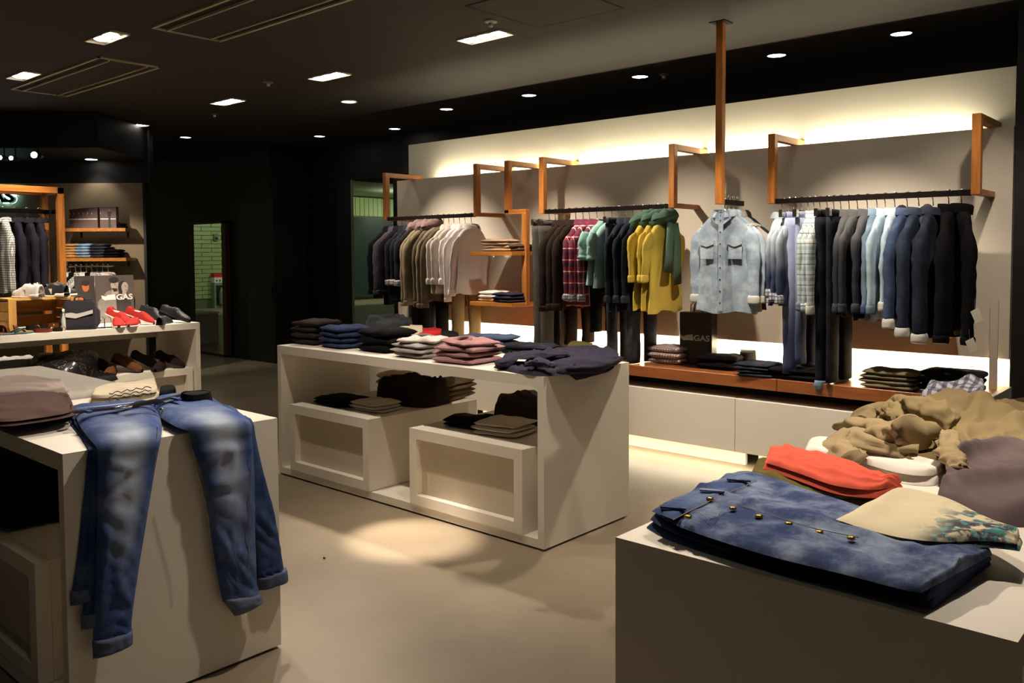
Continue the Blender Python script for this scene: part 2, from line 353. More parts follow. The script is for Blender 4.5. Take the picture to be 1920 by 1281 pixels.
# ------------------------------------------------------------------ ceiling fittings
LAMP = emit('lamp_glow', (1, .93, .8), 26); LAMPW = emit('downlight_glow', (1, .97, .92), 14); RIM = plain('fixture_rim', (206, 196, 178), .4, .2, var=0)
REFL = plain('lamp_reflector', (225, 215, 195), .2, .9, var=0)
fl_names = ['above the rack of plaid shirts', 'above the middle of the central table', 'beyond the central table toward the standing mirror', 'farthest, above the left brand wall', 'nearest on the left, between two air vents', 'at the left picture edge beside an air vent']
for i, (x, y) in enumerate(FIX):
    big = i not in (4, 5)
    lab = 'recessed twin-lamp ceiling light, ' if not big else 'recessed triple-lamp ceiling light, '
    if i < 6: lab += fl_names[i]
    else: lab += ['over the jeans table', 'over the feature wall bench', 'over the aisle', 'over the right table', 'near the right wall', 'behind the camera'][i - 6] + ', outside the picture'
    t = thing('recessed_light', lab, 'ceiling light', (x, y, ZC), 0, 'recessed ceiling lights')
    L, W = .215, .085
    if not big: W = .075
    for (a, b, c_, d_) in ((-L, L, -W, -W + .008), (-L, L, W - .008, W), (-L, -L + .008, -W, W), (L - .008, L, -W, W)): B(a, b, c_, d_, -.012, 0).build('rim', RIM, t)
    B(-L + .008, L - .008, -W + .008, W - .008, -.004, -.001).build('reflector', REFL, t)
    for k_ in ((-1, 0, 1) if big else (-.55, .55)):
        c = (k_ * .135, 0, 0); MB().lathe([(.001, -.014), (.045, -.012), (.058, -.005), (.058, -.002)], 16, c).build('lamp', LAMP, t, True)
for u, v, lab in [(1690, 62, 'nearest the right end of the feature wall'), (1456, 103, 'right of the ceiling-hung wooden pole'), (1200, 143, 'left of the ceiling-hung wooden pole'), (992, 178, 'fourth from the right along the feature wall'), (837, 204, 'last of the row along the feature wall'), (654, 190, 'rimmed one beyond the second triple-lamp light'), (740, 241, 'before the wall mirror'), (599, 255, 'before the black fitting room doors'), (348, 257, 'above the standing mirror')]:
    p = az(u, v, ZC); t = thing('downlight', 'round white ceiling downlight, ' + lab, 'ceiling light', (p.x, p.y, ZC), 0, 'round downlights')
    MB().lathe([(.09, 0), (.09, -.008), (.075, -.01), (.072, 0)], 24).build('trim_ring', RIM if u == 654 else BLACKM, t, True); MB().lathe([(.001, -.004), (.07, -.004), (.07, -.001)], 24).build('lens', LAMPW, t)
    spot('downlight_light', (p.x, p.y, ZC - .02), (p.x, p.y, 0), 9, 95, .6, COOL)
for u, v, lab in [(171, 298, 'right one in the black soffit'), (8, 307, 'left one in the black soffit, at picture edge')]:
    p = az(u, v, 2.72); t = thing('downlight', 'round white ceiling downlight, ' + lab, 'ceiling light', (p.x, p.y, 2.72), 0, 'round downlights')
    MB().lathe([(.085, 0), (.085, -.006), (.07, -.008)], 20).build('trim_ring', BLACKM, t, True); MB().lathe([(.001, -.009), (.068, -.009), (.068, -.005)], 20).build('lens', LAMPW, t)
    spot('downlight_light', (p.x, p.y, 2.69), (p.x, p.y, 0), 9, 100, .6, COOL)
# track with three spotlights
pa, pb = ad(-60, 276, 9.2), ad(90, 272, 9.2)
t = thing('spot_track', 'black ceiling track holding three small spotlights at left edge', 'track', (0, 0, 0))
MB().tube([pa, pb], .018, 6).build('rail', BLACKM, t); MB().tube([pa, (pa.x, pa.y, ZC)], .01, 6).build('rod', BLACKM, t); MB().tube([pb, (pb.x, pb.y, ZC)], .01, 6).build('rod', BLACKM, t)
for u, v, rr, lab in [(66, 291, .034, 'brightest spotlight, rightmost on the track'), (23, 297, .022, 'small spotlight, middle of the track'), (2, 296, .024, 'small spotlight, leftmost on the track')]:
    p = ad(u, v, 9.2); t = thing('track_spotlight', 'black track head, ' + lab, 'spotlight', p, 0, 'track spotlights')
    d = -nh; a = Vector((0, 0, 1))
    MB().tube([-d * .12, d * .02], [rr * .8, rr * 1.25], 12).build('housing', BLACKM, t, True); MB().tube([d * .021, d * .024], rr, 12).build('lens', LAMP, t); MB().tube([-d * .06, -d * .06 + a * .12], .008, 6).build('stem', BLACKM, t)
for tx in ((-9.0, 3.0, 1.2), (-9.4, 2.6, 1.3), (-10.55, 4.45, 1.5)):
    p = ad(40, 292, 8.9); spot('track_spot_light', (p.x, p.y, p.z - .05), tx, 150 if tx[0] < -10 else 70, 46, .7)
# air-conditioner grilles
def acunit(x0, x1, y0, y1, lab):
    t = thing('ceiling_air_conditioner', lab, 'air vent', ((x0 + x1) / 2, (y0 + y1) / 2, ZC), 0, 'ceiling air vents')
    a, b = (x1 - x0) / 2, (y1 - y0) / 2; DK = plain('vent_dark', (10, 9, 8), .8); FRM = plain('vent_frame', (190, 176, 150), .5, var=.03)
    for q_ in ((-a, a, -b, -b + .02), (-a, a, b - .02, b), (-a, -a + .014, -b, b), (a - .014, a, -b, b)): B(*q_, -.014, 0).build('frame', FRM, t)
    for s in (-1, 1):
        B(-a + .014, a - .014, min(s * (b - .02), s * (b - .095)), max(s * (b - .02), s * (b - .095)), -.002, 0).build('slot', DK, t)
        B(-a + .03, a - .03, s * (b - .1) - .006, s * (b - .1) + .006, -.02, 0).build('louvre', FRM, t)
    B(-a + .03, a - .03, -b + .11, b - .11, -.01, 0).build('panel', CEIL, t)
acunit(-5.81, -3.86, 2.81, 3.33, 'long slotted air vent in dark ceiling, nearest, cut by top edge')
acunit(-8.92, -6.98, 2.94, 3.45, 'long slotted air vent in dark ceiling, farther one at left')
t = thing('ceiling_hatch', 'square access hatch outlined in the dark ceiling', 'hatch', (-3.5, 4.27, ZC))
DK = plain('vent_dark', (10, 9, 8), .8)
for q_ in ((-.36, -.345, -.36, .36), (.345, .36, -.36, .36), (-.36, .36, -.36, -.345), (-.36, .36, .345, .36)): B(*q_, -.004, 0).build('gap', DK, t)
B(-.345, .345, -.345, .345, -.003, 0).build('panel', CEIL, t)
for u, v, lab in [(920, 40, 'small round detector beside the hatch'), (503, 154, 'tiny sprinkler between the triple-lamp lights'), (402, 213, 'tiny sprinkler before the far triple-lamp light'), (1245, 139, 'tiny sprinkler beside the downlight row')]:
    p = az(u, v, ZC); t = thing('ceiling_sensor', lab, 'sensor', (p.x, p.y, ZC)); MB().lathe([(.045, 0), (.045, -.006), (.02, -.012)], 14).build('base', RIM if u == 920 else plain('grey_metal', (120, 115, 108), .4, .5), t, True); MB().lathe([(.018, -.01), (.016, -.035), (.004, -.04)], 10).build('head', RIM, t, True)

# ------------------------------------------------------------------ display tables
H = .913
def table(label, x0, x1, y0, y1, axis, extra=None):
    t = thing('display_table', label, 'table', ((x0 + x1) / 2, (y0 + y1) / 2, 0), 0, 'white display tables')
    a, b = (x1 - x0) / 2, (y1 - y0) / 2; T = .058; P = .042
    if axis == 'x':
        B(-a + P, a - P, -b, b, H - T, H).build('top', WHITE, t)
        for s in (-1, 1): B(min(s * a, s * (a - P)), max(s * a, s * (a - P)), -b, b, .012, H).build('side_panel', WHITE, t)
        B(-a + P, a - P, -b, b, .012, .058).build('base', WHITE, t)
    else:
        B(-a, a, -b + P, b - P, H - T, H).build('top', WHITE, t)
        for s in (-1, 1): B(-a, a, min(s * b, s * (b - P)), max(s * b, s * (b - P)), .012, H).build('side_panel', WHITE, t)
        B(-a, a, -b + P, b - P, .012, .058).build('base', WHITE, t)
    B(-a + .02, a - .02, -b + .02, b - .02, 0, .012).build('foot', BLACKM, t)
    return t
table('white open-sided display table in the middle, covered with folded clothes', -5.194, -2.774, 3.364, 4.146, 'x')
table('white display table at left with jeans draped over its end', -5.3, -2.878, 1.069, 1.859, 'x')
table('white display table in right foreground topped with jeans stack', -1.079, -.287, 1.56, 3.98, 'y')
t4 = table('white display table at far left holding shoes, crate and backpack', -8.31, -7.514, 1.62, 4.037, 'y')
B(-.398, -.36, -1.16, 1.16, .735, .855).build('rear_apron', WHITE, t4)
def inner_box(label, x0, x1, y0, y1, z0, z1, face='y'):
    t = thing('display_box', label, 'box', ((x0 + x1) / 2, (y0 + y1) / 2, z0), 0, 'white boxes nested in the tables')
    a, b, h = (x1 - x0) / 2, (y1 - y0) / 2, z1 - z0; r = .06
    if face == 'y':
        B(-a, a, -b + .05, b, 0, h).build('body', WHITE, t, bevel=.002)
        for q_ in ((-a, a, h - r, h), (-a, a, 0, r), (-a, -a + r, r, h - r), (a - r, a, r, h - r)): B(q_[0], q_[1], -b, -b + .05, q_[2], q_[3]).build('front_rail', WHITE, t)
        B(-a + r, a - r, -b + .045, -b + .05, r, h - r).build('front_panel', plain('panel_white', (200, 188, 168), .5, var=.03), t)
    else:
        B(-a, a - .05, -b, b, 0, h).build('body', WHITE, t, bevel=.002)
        for q_ in ((-b, b, h - r, h), (-b, b, 0, r), (-b, -b + r, r, h - r), (b - r, b, r, h - r)): B(a - .05, a, q_[0], q_[1], q_[2], q_[3]).build('front_rail', WHITE, t)
        B(a - .05, a - .045, -b + r, b - r, r, h - r).build('front_panel', plain('panel_white', (200, 188, 168), .5, var=.03), t)
    return t
ZB = .515
inner_box('white box with recessed front under the middle table, left one', -5.045, -4.185, 3.355, 4.33, .06, ZB)
inner_box('white box with recessed front under the middle table, right one', -3.805, -2.915, 3.355, 4.33, .06, ZB)
inner_box('white box inside the jeans table at bottom left corner', -4.5, ay(66, 1100, 1.069).x, 1.069, 1.85, .06, .06 + .43)
inner_box('white box under the shoe table carrying dark shoes', -8.28, -7.564, 1.75, 3.985, .06, .487, 'x')

# ------------------------------------------------------------------ bench below the feature wall
t = thing('bench_shelf', 'long orange-brown wooden bench shelf below the feature wall', 'shelf', (0, 0, 0))
xs = [XL + .02, -5.05, -3.8, ay(1456, 720, 5.45).x, XR - .01]
for i in range(4): B(xs[i] + .002, xs[i + 1] - .002, 5.45, YW, .612, .693).build('plank', BENCHW, t, bevel=.003)
for x in (-6.7, -5.3, -3.9, -2.5, -1.3): B(x - .03, x + .03, 5.80, 6.0, .0, .612).build('bracket', WHITE, t)
B(XL + .02, XR - .02, 5.72, 5.74, .53, .612).build('dark_recess', BLACKW, t)
xs = [-6.8, -5.5, -4.2, ay(1378, 780, 5.45).x, -1.95, XR - .003]
names = ['leftmost', 'second from left', 'under the checked shirts', 'middle, with the vertical seam', 'rightmost']
for i in range(5):
    c = thing('bench_cabinet', 'white low cabinet under the wooden bench, ' + names[i], 'cabinet', ((xs[i] + xs[i + 1]) / 2, 5.45, .154), 0, 'cabinets under the bench'); a = (xs[i + 1] - xs[i]) / 2
    B(-a + .003, a - .003, .02, .30, 0, .376).build('body', WHITE, c); B(-a + .002, a - .002, 0, .018, 0, .376).build('front_panel', WHITE, c, bevel=.002)
    B(-a + .05, a - .05, .27, .30, -.154, 0).build('foot', WHITE, c)
t = thing('bench_end_panel', 'white end panel with slim pale post at right bench end', 'panel', (XR, 5.45, 0))
B(.002, .03, 0, .44, 0, .72).build('panel', WHITE, t)
B(-.10, -.055, .46, .475, .693, 1.25).build('rear_post', PANEL, t)

# ------------------------------------------------------------------ wooden hanging frames on the feature wall
def bracket(t, x, w=.05, zb=1.885, zt=2.36, low=True):
    o = t
    B(x - w / 2, x + w / 2, 5.575, 5.625, zb, zt).build('post', WOODZ, o, bevel=.002)
    B(x - w / 2, x + w / 2, 5.625, YW, zt - .045, zt).build('top_arm', WOODY, o, bevel=.002)
    if low: B(x - w / 2, x + w / 2, 5.625, YQ, zb, zb + .035).build('bottom_arm', WOODY, o, bevel=.002)
RZ = 1.905
def railset(label, x0, x1):
    t = thing('clothes_rail', label, 'clothes rail', (0, 0, 0), 0, 'wall-mounted clothes rails')
    bracket(t, x0); bracket(t, x1)
    B(x0 + .025, x1 - .025, 5.588, 5.612, RZ - .024, RZ + .012).build('rail', BLACKM, t, bevel=.002)
railset('wooden-bracket rail with black bar beside the wall mirror', -6.66, -5.395)
railset('wooden-bracket rail with black bar holding plaid and yellow shirts', -4.62, -3.357)
railset('wooden-bracket rail with black bar holding denim jackets at right', -2.57, -1.30)
t = thing('wall_shelf_frame', 'stepped wooden frame with two small shelves between the rails', 'shelf', (0, 0, 0))
bracket(t, -5.015, low=False, zb=1.90)
B(-5.04, -4.79, 5.575, 5.625, 1.89, 1.93).build('step_arm', WOODO, t, bevel=.002); B(-4.84, -4.79, 5.575, 5.625, 1.10, 1.89).build('lower_post', WOODZ, t, bevel=.002)
SH = []
for z in (1.565, 1.125): B(-5.30, -4.80, 5.40, YQ, z - .035, z).build('shelf_board', WOODS, t, bevel=.002)
t = thing('ceiling_pole', 'tall wooden pole hung from the ceiling with short black arm', 'clothes rail', (0, 0, 0))
pp = az(1352, 42, ZC); PX, PY = pp.x, pp.y; pz = ay(1352, 383, PY).z
B(PX - .025, PX + .025, PY - .025, PY + .025, pz, ZC).build('pole', WOODZ, t, bevel=.002); B(PX - .06, PX + .06, PY - .06, PY + .06, ZC - .006, ZC).build('ceiling_plate', BLACKM, t)
B(PX - .012, PX + .012, PY + .025, PY + .34, pz, pz + .035).build('arm', BLACKM, t)

# ------------------------------------------------------------------ garment builders
def superell(th, e=.75):
    c, s = math.cos(th), math.sin(th); return math.copysign(abs(c) ** e, c), math.copysign(abs(s) ** e, s)
def lerp_tab(tab, z):
    for (z0, a0), (z1, a1) in zip(tab, tab[1:]):
        if z0 >= z >= z1:
            t = (z0 - z) / (z0 - z1) if z0 != z1 else 0; t = t * t * (3 - 2 * t) * .5 + t * .5
            return [p + (q - p) * t for p, q in zip(a0, a1)]
    return tab[-1][1]
def body_mesh(L, sw, th, seed, flare=0., fold=.009):
    tab = [(-.10, (.05, .03)), (-.122, (.085, .034)), (-.15, (sw * .66, .036)), (-.19, (sw * .86, .036)), (-.235, (sw, .034)), (-.30, (sw * 1.02, th)), (-.45, (sw * .97, th * 1.08)), (-L, (sw * 1.02 + flare, th * 1.1))]
    zs = [-.10, -.11, -.122, -.136, -.15, -.17, -.19, -.21, -.235, -.26] + [-.26 - (L - .26) * (k + 1) / 18 for k in range(18)]
    def fn(u, v):
        j = v * (len(zs) - 1); z = zs[int(round(j))]; hw, ht = lerp_tab(tab, z); th_ = 2 * math.pi * u; cx, sy = superell(th_)
        d = max(0, min(1, (-z - .2) / .5)); x = hw * cx; y = ht * sy
        wv = math.sin(x * 34 + seed * 3 + 3 * nz(z * 2, seed)) * fold * d + .010 * nz(x * 9 + seed, z * 7, sy * 2) * min(1, d * 3) + .007 * nz(x * 24 + seed, z * 13 + x * 9, sy) * min(1, d * 3)
        y += wv * (1 if abs(sy) > .2 else .3) ; x += .006 * nz(z * 9, seed + 5, sy) * d
        zz_ = z - (.012 * math.sin(x * 20 + seed) * (1 if -z > L - .02 else 0))
        return (x, y, zz_)
    return MB().grid(fn, 36, len(zs) - 1, True)
def sleeve_mesh(s, sw, sl, seed, r0=.062, r1=.043, fl=.48, swing=0.):
    pts, rs = [], []
    for k in range(15):
        t = k / 14; z = -.208 - sl * t
        pts.append((s * (sw - .03 + .05 * math.sin(min(1, t * 3) * 1.5) + .006 * nz(t * 5, seed)), swing * t + .010 * nz(t * 4, seed + 3), z))
        r = (r0 + (r1 - r0) * t) * (1 - .7 * max(0, 1 - t * 7)); r *= 1 + .16 * nz(t * 16, seed + 7)
        rs.append((r, r * fl * (1 + .2 * nz(t * 11, seed + 2))))
    return MB().tube(pts, rs, 14, flat=(1, 0, 0)), pts[-1], rs[-1]
def cuff_mesh(p, r, h=.05, seed=0, puff=1.25):
    puff = 1 + (puff - 1) * .6; pts = [(p[0] + .004 * nz(k, seed), p[1], p[2] + h * (.5 - k / 5)) for k in range(6)]; q = [1.0, puff, puff * 1.03, puff * 1.02, puff, puff * .96]
    m = MB().tube(pts, [(r[0] * a * (1 + .12 * nz(a * 9, seed, i)), r[1] * a * 1.15) for i, a in enumerate(q)], 14, flat=(1, 0, 0)); return m
def collar_mesh(kind='shirt', k=1.0):
    prof = {'shirt': [(.0, -.118), (.003, -.085), (.008, -.078), (.022, -.092), (.032, -.125)], 'crew': [(.002, -.120), (.008, -.112), (.008, -.104), (.0, -.1)], 'stand': [(.004, -.125), (.008, -.10), (.01, -.07), (.005, -.066), (.0, -.08)]}[kind]
    n = 26
    def fn(u, v):
        o, z = prof[int(round(v * (len(prof) - 1)))]; a = -math.pi / 2 + .35 + (2 * math.pi - .7) * u
        f = abs(u - .5) * 2; return ((.056 * k + o) * math.cos(a), (.040 * k + o) * math.sin(a), z - .018 * f * f)
    return MB().grid(fn, n, len(prof) - 1)
def scarf_on(parent_loc, rz, m, label, seed=0, tail=.42, cat='scarf'):
    t = thing('scarf', label, cat, parent_loc, rz)
    def ring(u, v):
        a = 2 * math.pi * u; b = 2 * math.pi * v; r = .043 + .010 * nz(u * 9, v * 5, seed) + .006 * math.sin(u * 40 + v * 9)
        return ((.085 + r * math.cos(b)) * math.cos(a), (.062 + r * math.cos(b)) * math.sin(a) - .01, -.115 + r * 1.25 * math.sin(b) - .03 * math.sin(a))
    MB().grid(lambda u, v: ring(u, v), 36, 14, True).build('loop', m, t, True)
    for s in (-1, 1):
        L = tail * (1 if s > 0 else .8)
        MB().tube([(s * .03, -.09, -.14), (s * .05, -.10, -.14 - L * .3), (s * .06, -.095, -.14 - L * .7), (s * .075, -.09, -.14 - L)], [(.04, .02), (.045, .018), (.05, .016), (.058, .010)], 12, flat=(1, 0, 0)).build('tail', m, t, True)
    return t
def hanger(loc, rz, label, wide=.19, clips=False, m=None, pivot=0):
    t = thing('clothes_hanger', label, 'hanger', loc, rz, 'clothes hangers')
    r = .016; pts = [(0, r * math.cos(a), r * math.sin(a) + .004) for a in [R(-60) + R(24) * k for k in range(12)]]
    pts = [(0, r * math.sin(R(-100 + 22 * k)), r * math.cos(R(-100 + 22 * k))) for k in range(11)] + [(0, .004, -.035), (0, 0, -.085)]
    MB().tube(pts, .0034, 6).build('hook', CHROME, t, True)
    if clips:
        MB().tube([(-wide, 0, -.085), (wide, 0, -.085)], .006, 8).build('bar', CHROME, t, True)
        for s in (-1, 1): B(s * wide - .018, s * wide + .018, -.014, .014, -.125, -.075).build('clip', CHROME, t)
    else:
        MB().tube([(-wide * .9, 0, -.20), (-wide * .5, 0, -.168), (-.03, 0, -.125), (0, 0, -.085), (.03, 0, -.125), (wide * .5, 0, -.168), (wide * .9, 0, -.20)], [(.008, .010)] * 7, 8).build('arms', m or IVORY, t, True)
    return t
GN = {'shirt': ('shirt', 'shirt'), 'jacket': ('jacket', 'jacket'), 'tee': ('tee_shirt', 't-shirt'), 'coat': ('coat', 'coat'), 'sweater': ('sweater', 'sweater')}
def top(kind, loc, rz, m, label, L=.74, sw=.20, th=.024, sl=.52, cuff=None, collar='shirt', roll=True, hood=None, seed=0, group=None, pocket=False, buttons=False, cm=None, puff=1.25, facing=False, swing=0., slf=.42):
    t = thing(GN[kind][0], label, GN[kind][1], loc, rz, group)
    body_mesh(L, sw, th, seed, .01 if kind != 'coat' else .03).build('body', m, t, True)
    for s in (-1, 1):
        if kind == 'tee': mb, p, r = sleeve_mesh(s, sw + .02, .20, seed + s, .07, .075, slf)
        else: mb, p, r = sleeve_mesh(s, sw, sl, seed + s, .066 if kind in ('jacket', 'coat') else .06, .05 if kind in ('jacket', 'coat') else .043, slf if not facing else .5, swing)
        so = mb.build('sleeve', m, t, True)
        if kind != 'tee' and (cuff is not None or roll): cuff_mesh(p, r, .06 if cuff else .045, seed, puff if cuff else 1.12).build('cuff', cuff or m, so, True)
    collar_mesh(collar if kind != 'tee' else 'crew', 1.35 if kind in ('jacket', 'coat') else 1.2).build('collar', cm or m, t, True)
    if hood: 
        MB().grid(lambda u, v: ((.105 + .012 * nz(u * 6, v * 6, seed)) * math.cos(2 * math.pi * u) * math.sin(math.pi * v), .035 + .045 * math.sin(2 * math.pi * u) * math.sin(math.pi * v), -.135 + .07 * math.cos(math.pi * v) - .25 * (.105 * math.cos(2 * math.pi * u) * math.sin(math.pi * v)) ** 2 * 20 + .01 * nz(u * 7, v * 7, 3)), 24, 12, True).build('hood', hood, t, True)
    return t
def trousers(loc, rz, m, label, L=1.05, hw=.19, seed=0, cuff=None, group=None, ht=.03, cat='trousers'):
    t = thing('trousers', label, cat, loc, rz, group)
    MB().tube([(0, 0, -.088), (0, 0, -.11), (0, 0, -.135)], [(hw, .02), (hw * 1.01, .022), (hw * 1.02, .022)], 28, flat=(1, 0, 0)).build('waistband', m, t, True)
    for s in (-1, 1):
        pts, rs = [], []
        for k in range(20):
            q = k / 19; z = -.13 - (L - .13) * q; c = hw * .5 + (.004 if q < .25 else 0) + .01 * q
            w_ = (hw * .53) * (1 - .26 * min(1, q * 1.4)) * (1 + .06 * nz(q * 14, seed, s))
            pts.append((s * c, .008 * nz(q * 4, seed + s), z)); rs.append((w_, ht * (1 - .15 * q) * (1 + .18 * nz(q * 18, seed + 4, s))))
        lg = MB().tube(pts, rs, 16, flat=(1, 0, 0)).build('leg', m, t, True)
        if cuff: cuff_mesh(pts[-1], rs[-1], .05, seed, 1.08).build('cuff', cuff, lg, True)
    return t

# fabrics
BLK = fabric((13, 12, 15)); CHA = fabric((34, 32, 38)); VIO = fabric((62, 57, 68)); NAV = fabric((22, 24, 35)); TAU = fabric((118, 106, 86)); TAUD = fabric((88, 78, 62)); LGR = fabric((178, 168, 158)); WHT = fabric((222, 212, 208), var=.06)
BRN = fabric((40, 30, 25)); DGRN = fabric((22, 32, 30)); MINT = fabric((140, 176, 168)); YEL = fabric((188, 164, 72), var=.1); GRN = fabric((74, 98, 84)); GRYT = fabric((80, 75, 70)); KHA = fabric((128, 116, 84)); OLV = fabric((98, 88, 46))
REDP = plaid('red_plaid', (150, 34, 46), (44, 40, 66), (214, 204, 200), 11, (2, 0), .34); PLB = plaid('blue_white_plaid', (212, 212, 206), (132, 156, 160), (70, 80, 84), 15, (2, 0), .32); CHK = plaid('black_white_check', (222, 220, 214), (60, 60, 62), (60, 60, 62), 46, (2, 0), .42, False)
PCHK = plaid('rose_check', (214, 196, 188), (112, 74, 76), (112, 74, 76), 44, (0, 1), .36, False); NCHK = plaid('navy_white_check', (206, 204, 214), (46, 42, 74), (46, 42, 74), 30, (0, 1), .45, False)
DDEN = denim((26, 30, 42)); MDEN = denim((50, 62, 86)); LDEN = denim((92, 110, 126)); XDEN = denim((146, 162, 174)); JDEN = denim((34, 40, 56), name='jacket_denim'); DKD = denim((18, 20, 28)); BLD = denim((42, 62, 106)); GDEN = denim((42, 45, 50))
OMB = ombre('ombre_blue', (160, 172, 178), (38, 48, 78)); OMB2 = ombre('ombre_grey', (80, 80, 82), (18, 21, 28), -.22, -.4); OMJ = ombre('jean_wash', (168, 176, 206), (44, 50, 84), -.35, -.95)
SCAM = fabric((120, 98, 94)); CUFW = fabric((176, 174, 166), var=.1); CUFP = plaid('cuff_plaid', (200, 200, 204), (50, 54, 66), (30, 30, 40), 40, (2, 0), .4); TANF = fabric((196, 150, 96)); BRJ = fabric((120, 84, 48))

def rack(spec, xs0, xs1, y, rail, base_rz=R(90)):
    ws = [s.get('w', 1) for s in spec]; tot = sum(ws) - ws[0] / 2 - ws[-1] / 2; acc = -ws[0] / 2
    for i, s in enumerate(spec):
        x = xs0 + (xs1 - xs0) * (acc + ws[i] / 2) / tot; acc += ws[i]; x += random.uniform(-.006, .006); k = dict(s); wt = k.pop('w', 1)
        if s['k'] != 'trousers': k.setdefault('th', .021 * wt); k['slf'] = .40 * wt; k.setdefault('sw', .225 if s['k'] in ('jacket', 'coat') else .212)
        kind = k.pop('k'); lab = k.pop('d'); m = k.pop('m')
        rz = base_rz + R(random.uniform(-5, 5)) + k.pop('yaw', 0); loc = (x, y, RZ)
        L_ = lab + ', ' + ORD[i] + ' from left on ' + rail
        hanger(loc, rz, 'hanger holding ' + ORD[i] + ' garment from left on ' + rail, clips=(kind == 'trousers'))
        if kind == 'trousers': trousers(loc, rz, m, L_, seed=i * 3.1, group='garments on ' + rail, **k)
        else: top(kind, loc, rz, m, L_, seed=i * 2.7, group='garments on ' + rail, **k)
        if 'x' in s: pass
def G(k, m, d, **o): return dict(k=k, m=m, d=d, **o)
# rail beside the wall mirror
rack([G('jacket', BLK, 'black wool jacket', L=.78), G('jacket', VIO, 'grey-violet jacket', L=.80), G('jacket', BLK, 'black ruffled jacket', L=.84),
      G('shirt', NAV, 'navy shirt with checked cuff', L=.80, sl=.42, cuff=CUFP), G('shirt', DKD, 'dark denim shirt with checked cuff', L=.8, sl=.42, cuff=CUFP), G('shirt', CHA, 'charcoal shirt with checked cuff', L=.8, sl=.43, cuff=CUFP),
      G('coat', TAU, 'taupe long-sleeved sweater', L=.80, sl=.62, collar='stand'), G('coat', TAU, 'taupe sweater', L=.79, sl=.61, collar='stand'), G('sweater', TAUD, 'dark taupe sweater', L=.80, sl=.62, collar='crew'), G('sweater', TAU, 'taupe knit sweater', L=.8, sl=.63, collar='crew'), G('sweater', TAUD, 'olive-grey sweater', L=.8, sl=.63, collar='crew'),
      G('shirt', LGR, 'pale grey shirt with rolled sleeve', L=.72, sl=.4, cuff=LGR, puff=1.5), G('shirt', LGR, 'light grey shirt with rolled sleeve', L=.72, sl=.4, cuff=LGR, puff=1.5), G('shirt', WHT, 'off-white shirt with rolled sleeve', L=.72, sl=.4, cuff=WHT, puff=1.5), G('shirt', WHT, 'white shirt', L=.73, sl=.56), G('shirt', WHT, 'white shirt facing right, outermost', L=.72, sl=.5, cuff=WHT, swing=.05, yaw=R(8))],
     -6.57, -5.47, 5.6, 'the mirror-side rail')
for i, x in enumerate((-6.2, -6.08, -6.0)): scarf_on((x, 5.6, RZ + .01), R(90), SCAM, ['left', 'middle', 'right'][i] + ' mauve-grey scarf on the mirror-side rail', i * 3, .2)
trousers((-6.16, 5.62, 1.72), R(90), DKD, 'long black trousers hanging below navy shirts near mirror', L=1.0, seed=3); trousers((-6.05, 5.66, 1.72), R(80), BLK, 'black trousers below taupe sweaters, reaching the bench', L=1.0, seed=4)
trousers((-5.62, 5.68, 1.66), R(85), KHA, 'khaki trousers below the white shirts', L=.95, seed=5)
for q, x in ((1.72, -6.16), (1.72, -6.05), (1.66, -5.62)): hanger((x, 5.62 if x < -6.1 else 5.66 if x < -6 else 5.68, q), R(85), 'hanger with clips under the mirror-side rail holding ' + {-6.16: 'long black trousers', -6.05: 'inner black trousers', -5.62: 'khaki trousers'}[x], clips=True)
# middle rail
rack([G('trousers', GRYT, 'long grey trousers', L=1.18, hw=.2), G('trousers', GRYT, 'grey corduroy trousers', L=1.16, hw=.2), G('jacket', BRN, 'dark brown jacket', L=.78, sl=.6), G('jacket', BRN, 'brown jacket', L=.8, sl=.58, cuff=BRN, puff=1.4), G('jacket', BRN, 'deep brown jacket', L=.8, sl=.58, cuff=BRN, puff=1.4),
      G('shirt', REDP, 'red plaid shirt', L=.78, sl=.5, cuff=CUFP, puff=1.4), G('shirt', REDP, 'red plaid flannel shirt', L=.78, sl=.5, cuff=CUFP, puff=1.4), G('shirt', REDP, 'bright red plaid shirt', L=.78, sl=.5, cuff=CUFP, puff=1.4), G('tee', MINT, 'mint green tee', L=.62), G('tee', MINT, 'pale mint tee', L=.62), G('trousers', GDEN, 'dark grey denim trousers', L=1.22, hw=.18),
      G('shirt', DDEN, 'dark denim shirt', L=.8, sl=.5, cuff=GDEN, puff=1.5), G('shirt', DDEN, 'indigo denim shirt', L=.8, sl=.5, cuff=GDEN, puff=1.5), G('shirt', DKD, 'blackish denim shirt', L=.8, sl=.5, cuff=GDEN, puff=1.5), G('shirt', YEL, 'yellow shirt', L=.78, sl=.34, cuff=YEL, puff=1.3), G('shirt', YEL, 'mustard yellow shirt', L=.8, sl=.34, cuff=YEL, puff=1.3), G('shirt', YEL, 'yellow shirt, outermost, under green scarf', L=.8, sl=.34, cuff=YEL, puff=1.3, swing=.03)],
     -4.55, -3.42, 5.6, 'the middle rail')
for i, x in enumerate((-3.6, -3.52, -3.43)): scarf_on((x, 5.57, RZ + .005), R(90), GRN, ['left', 'middle', 'right'][i] + ' grey-green scarf around yellow shirts', i * 5 + 1, [.2, .25, .46][i])
trousers((-4.28, 5.66, 1.72), R(84), BRN, 'dark brown trousers hanging below brown jackets', L=.92, seed=7); trousers((-4.02, 5.64, 1.7), R(90), DGRN, 'dark green trousers hanging below the mint tees', L=.78, seed=8); trousers((-3.64, 5.62, 1.72), R(84), GDEN, 'dark denim trousers below dark shirts, reaching bench', L=1.02, seed=9)
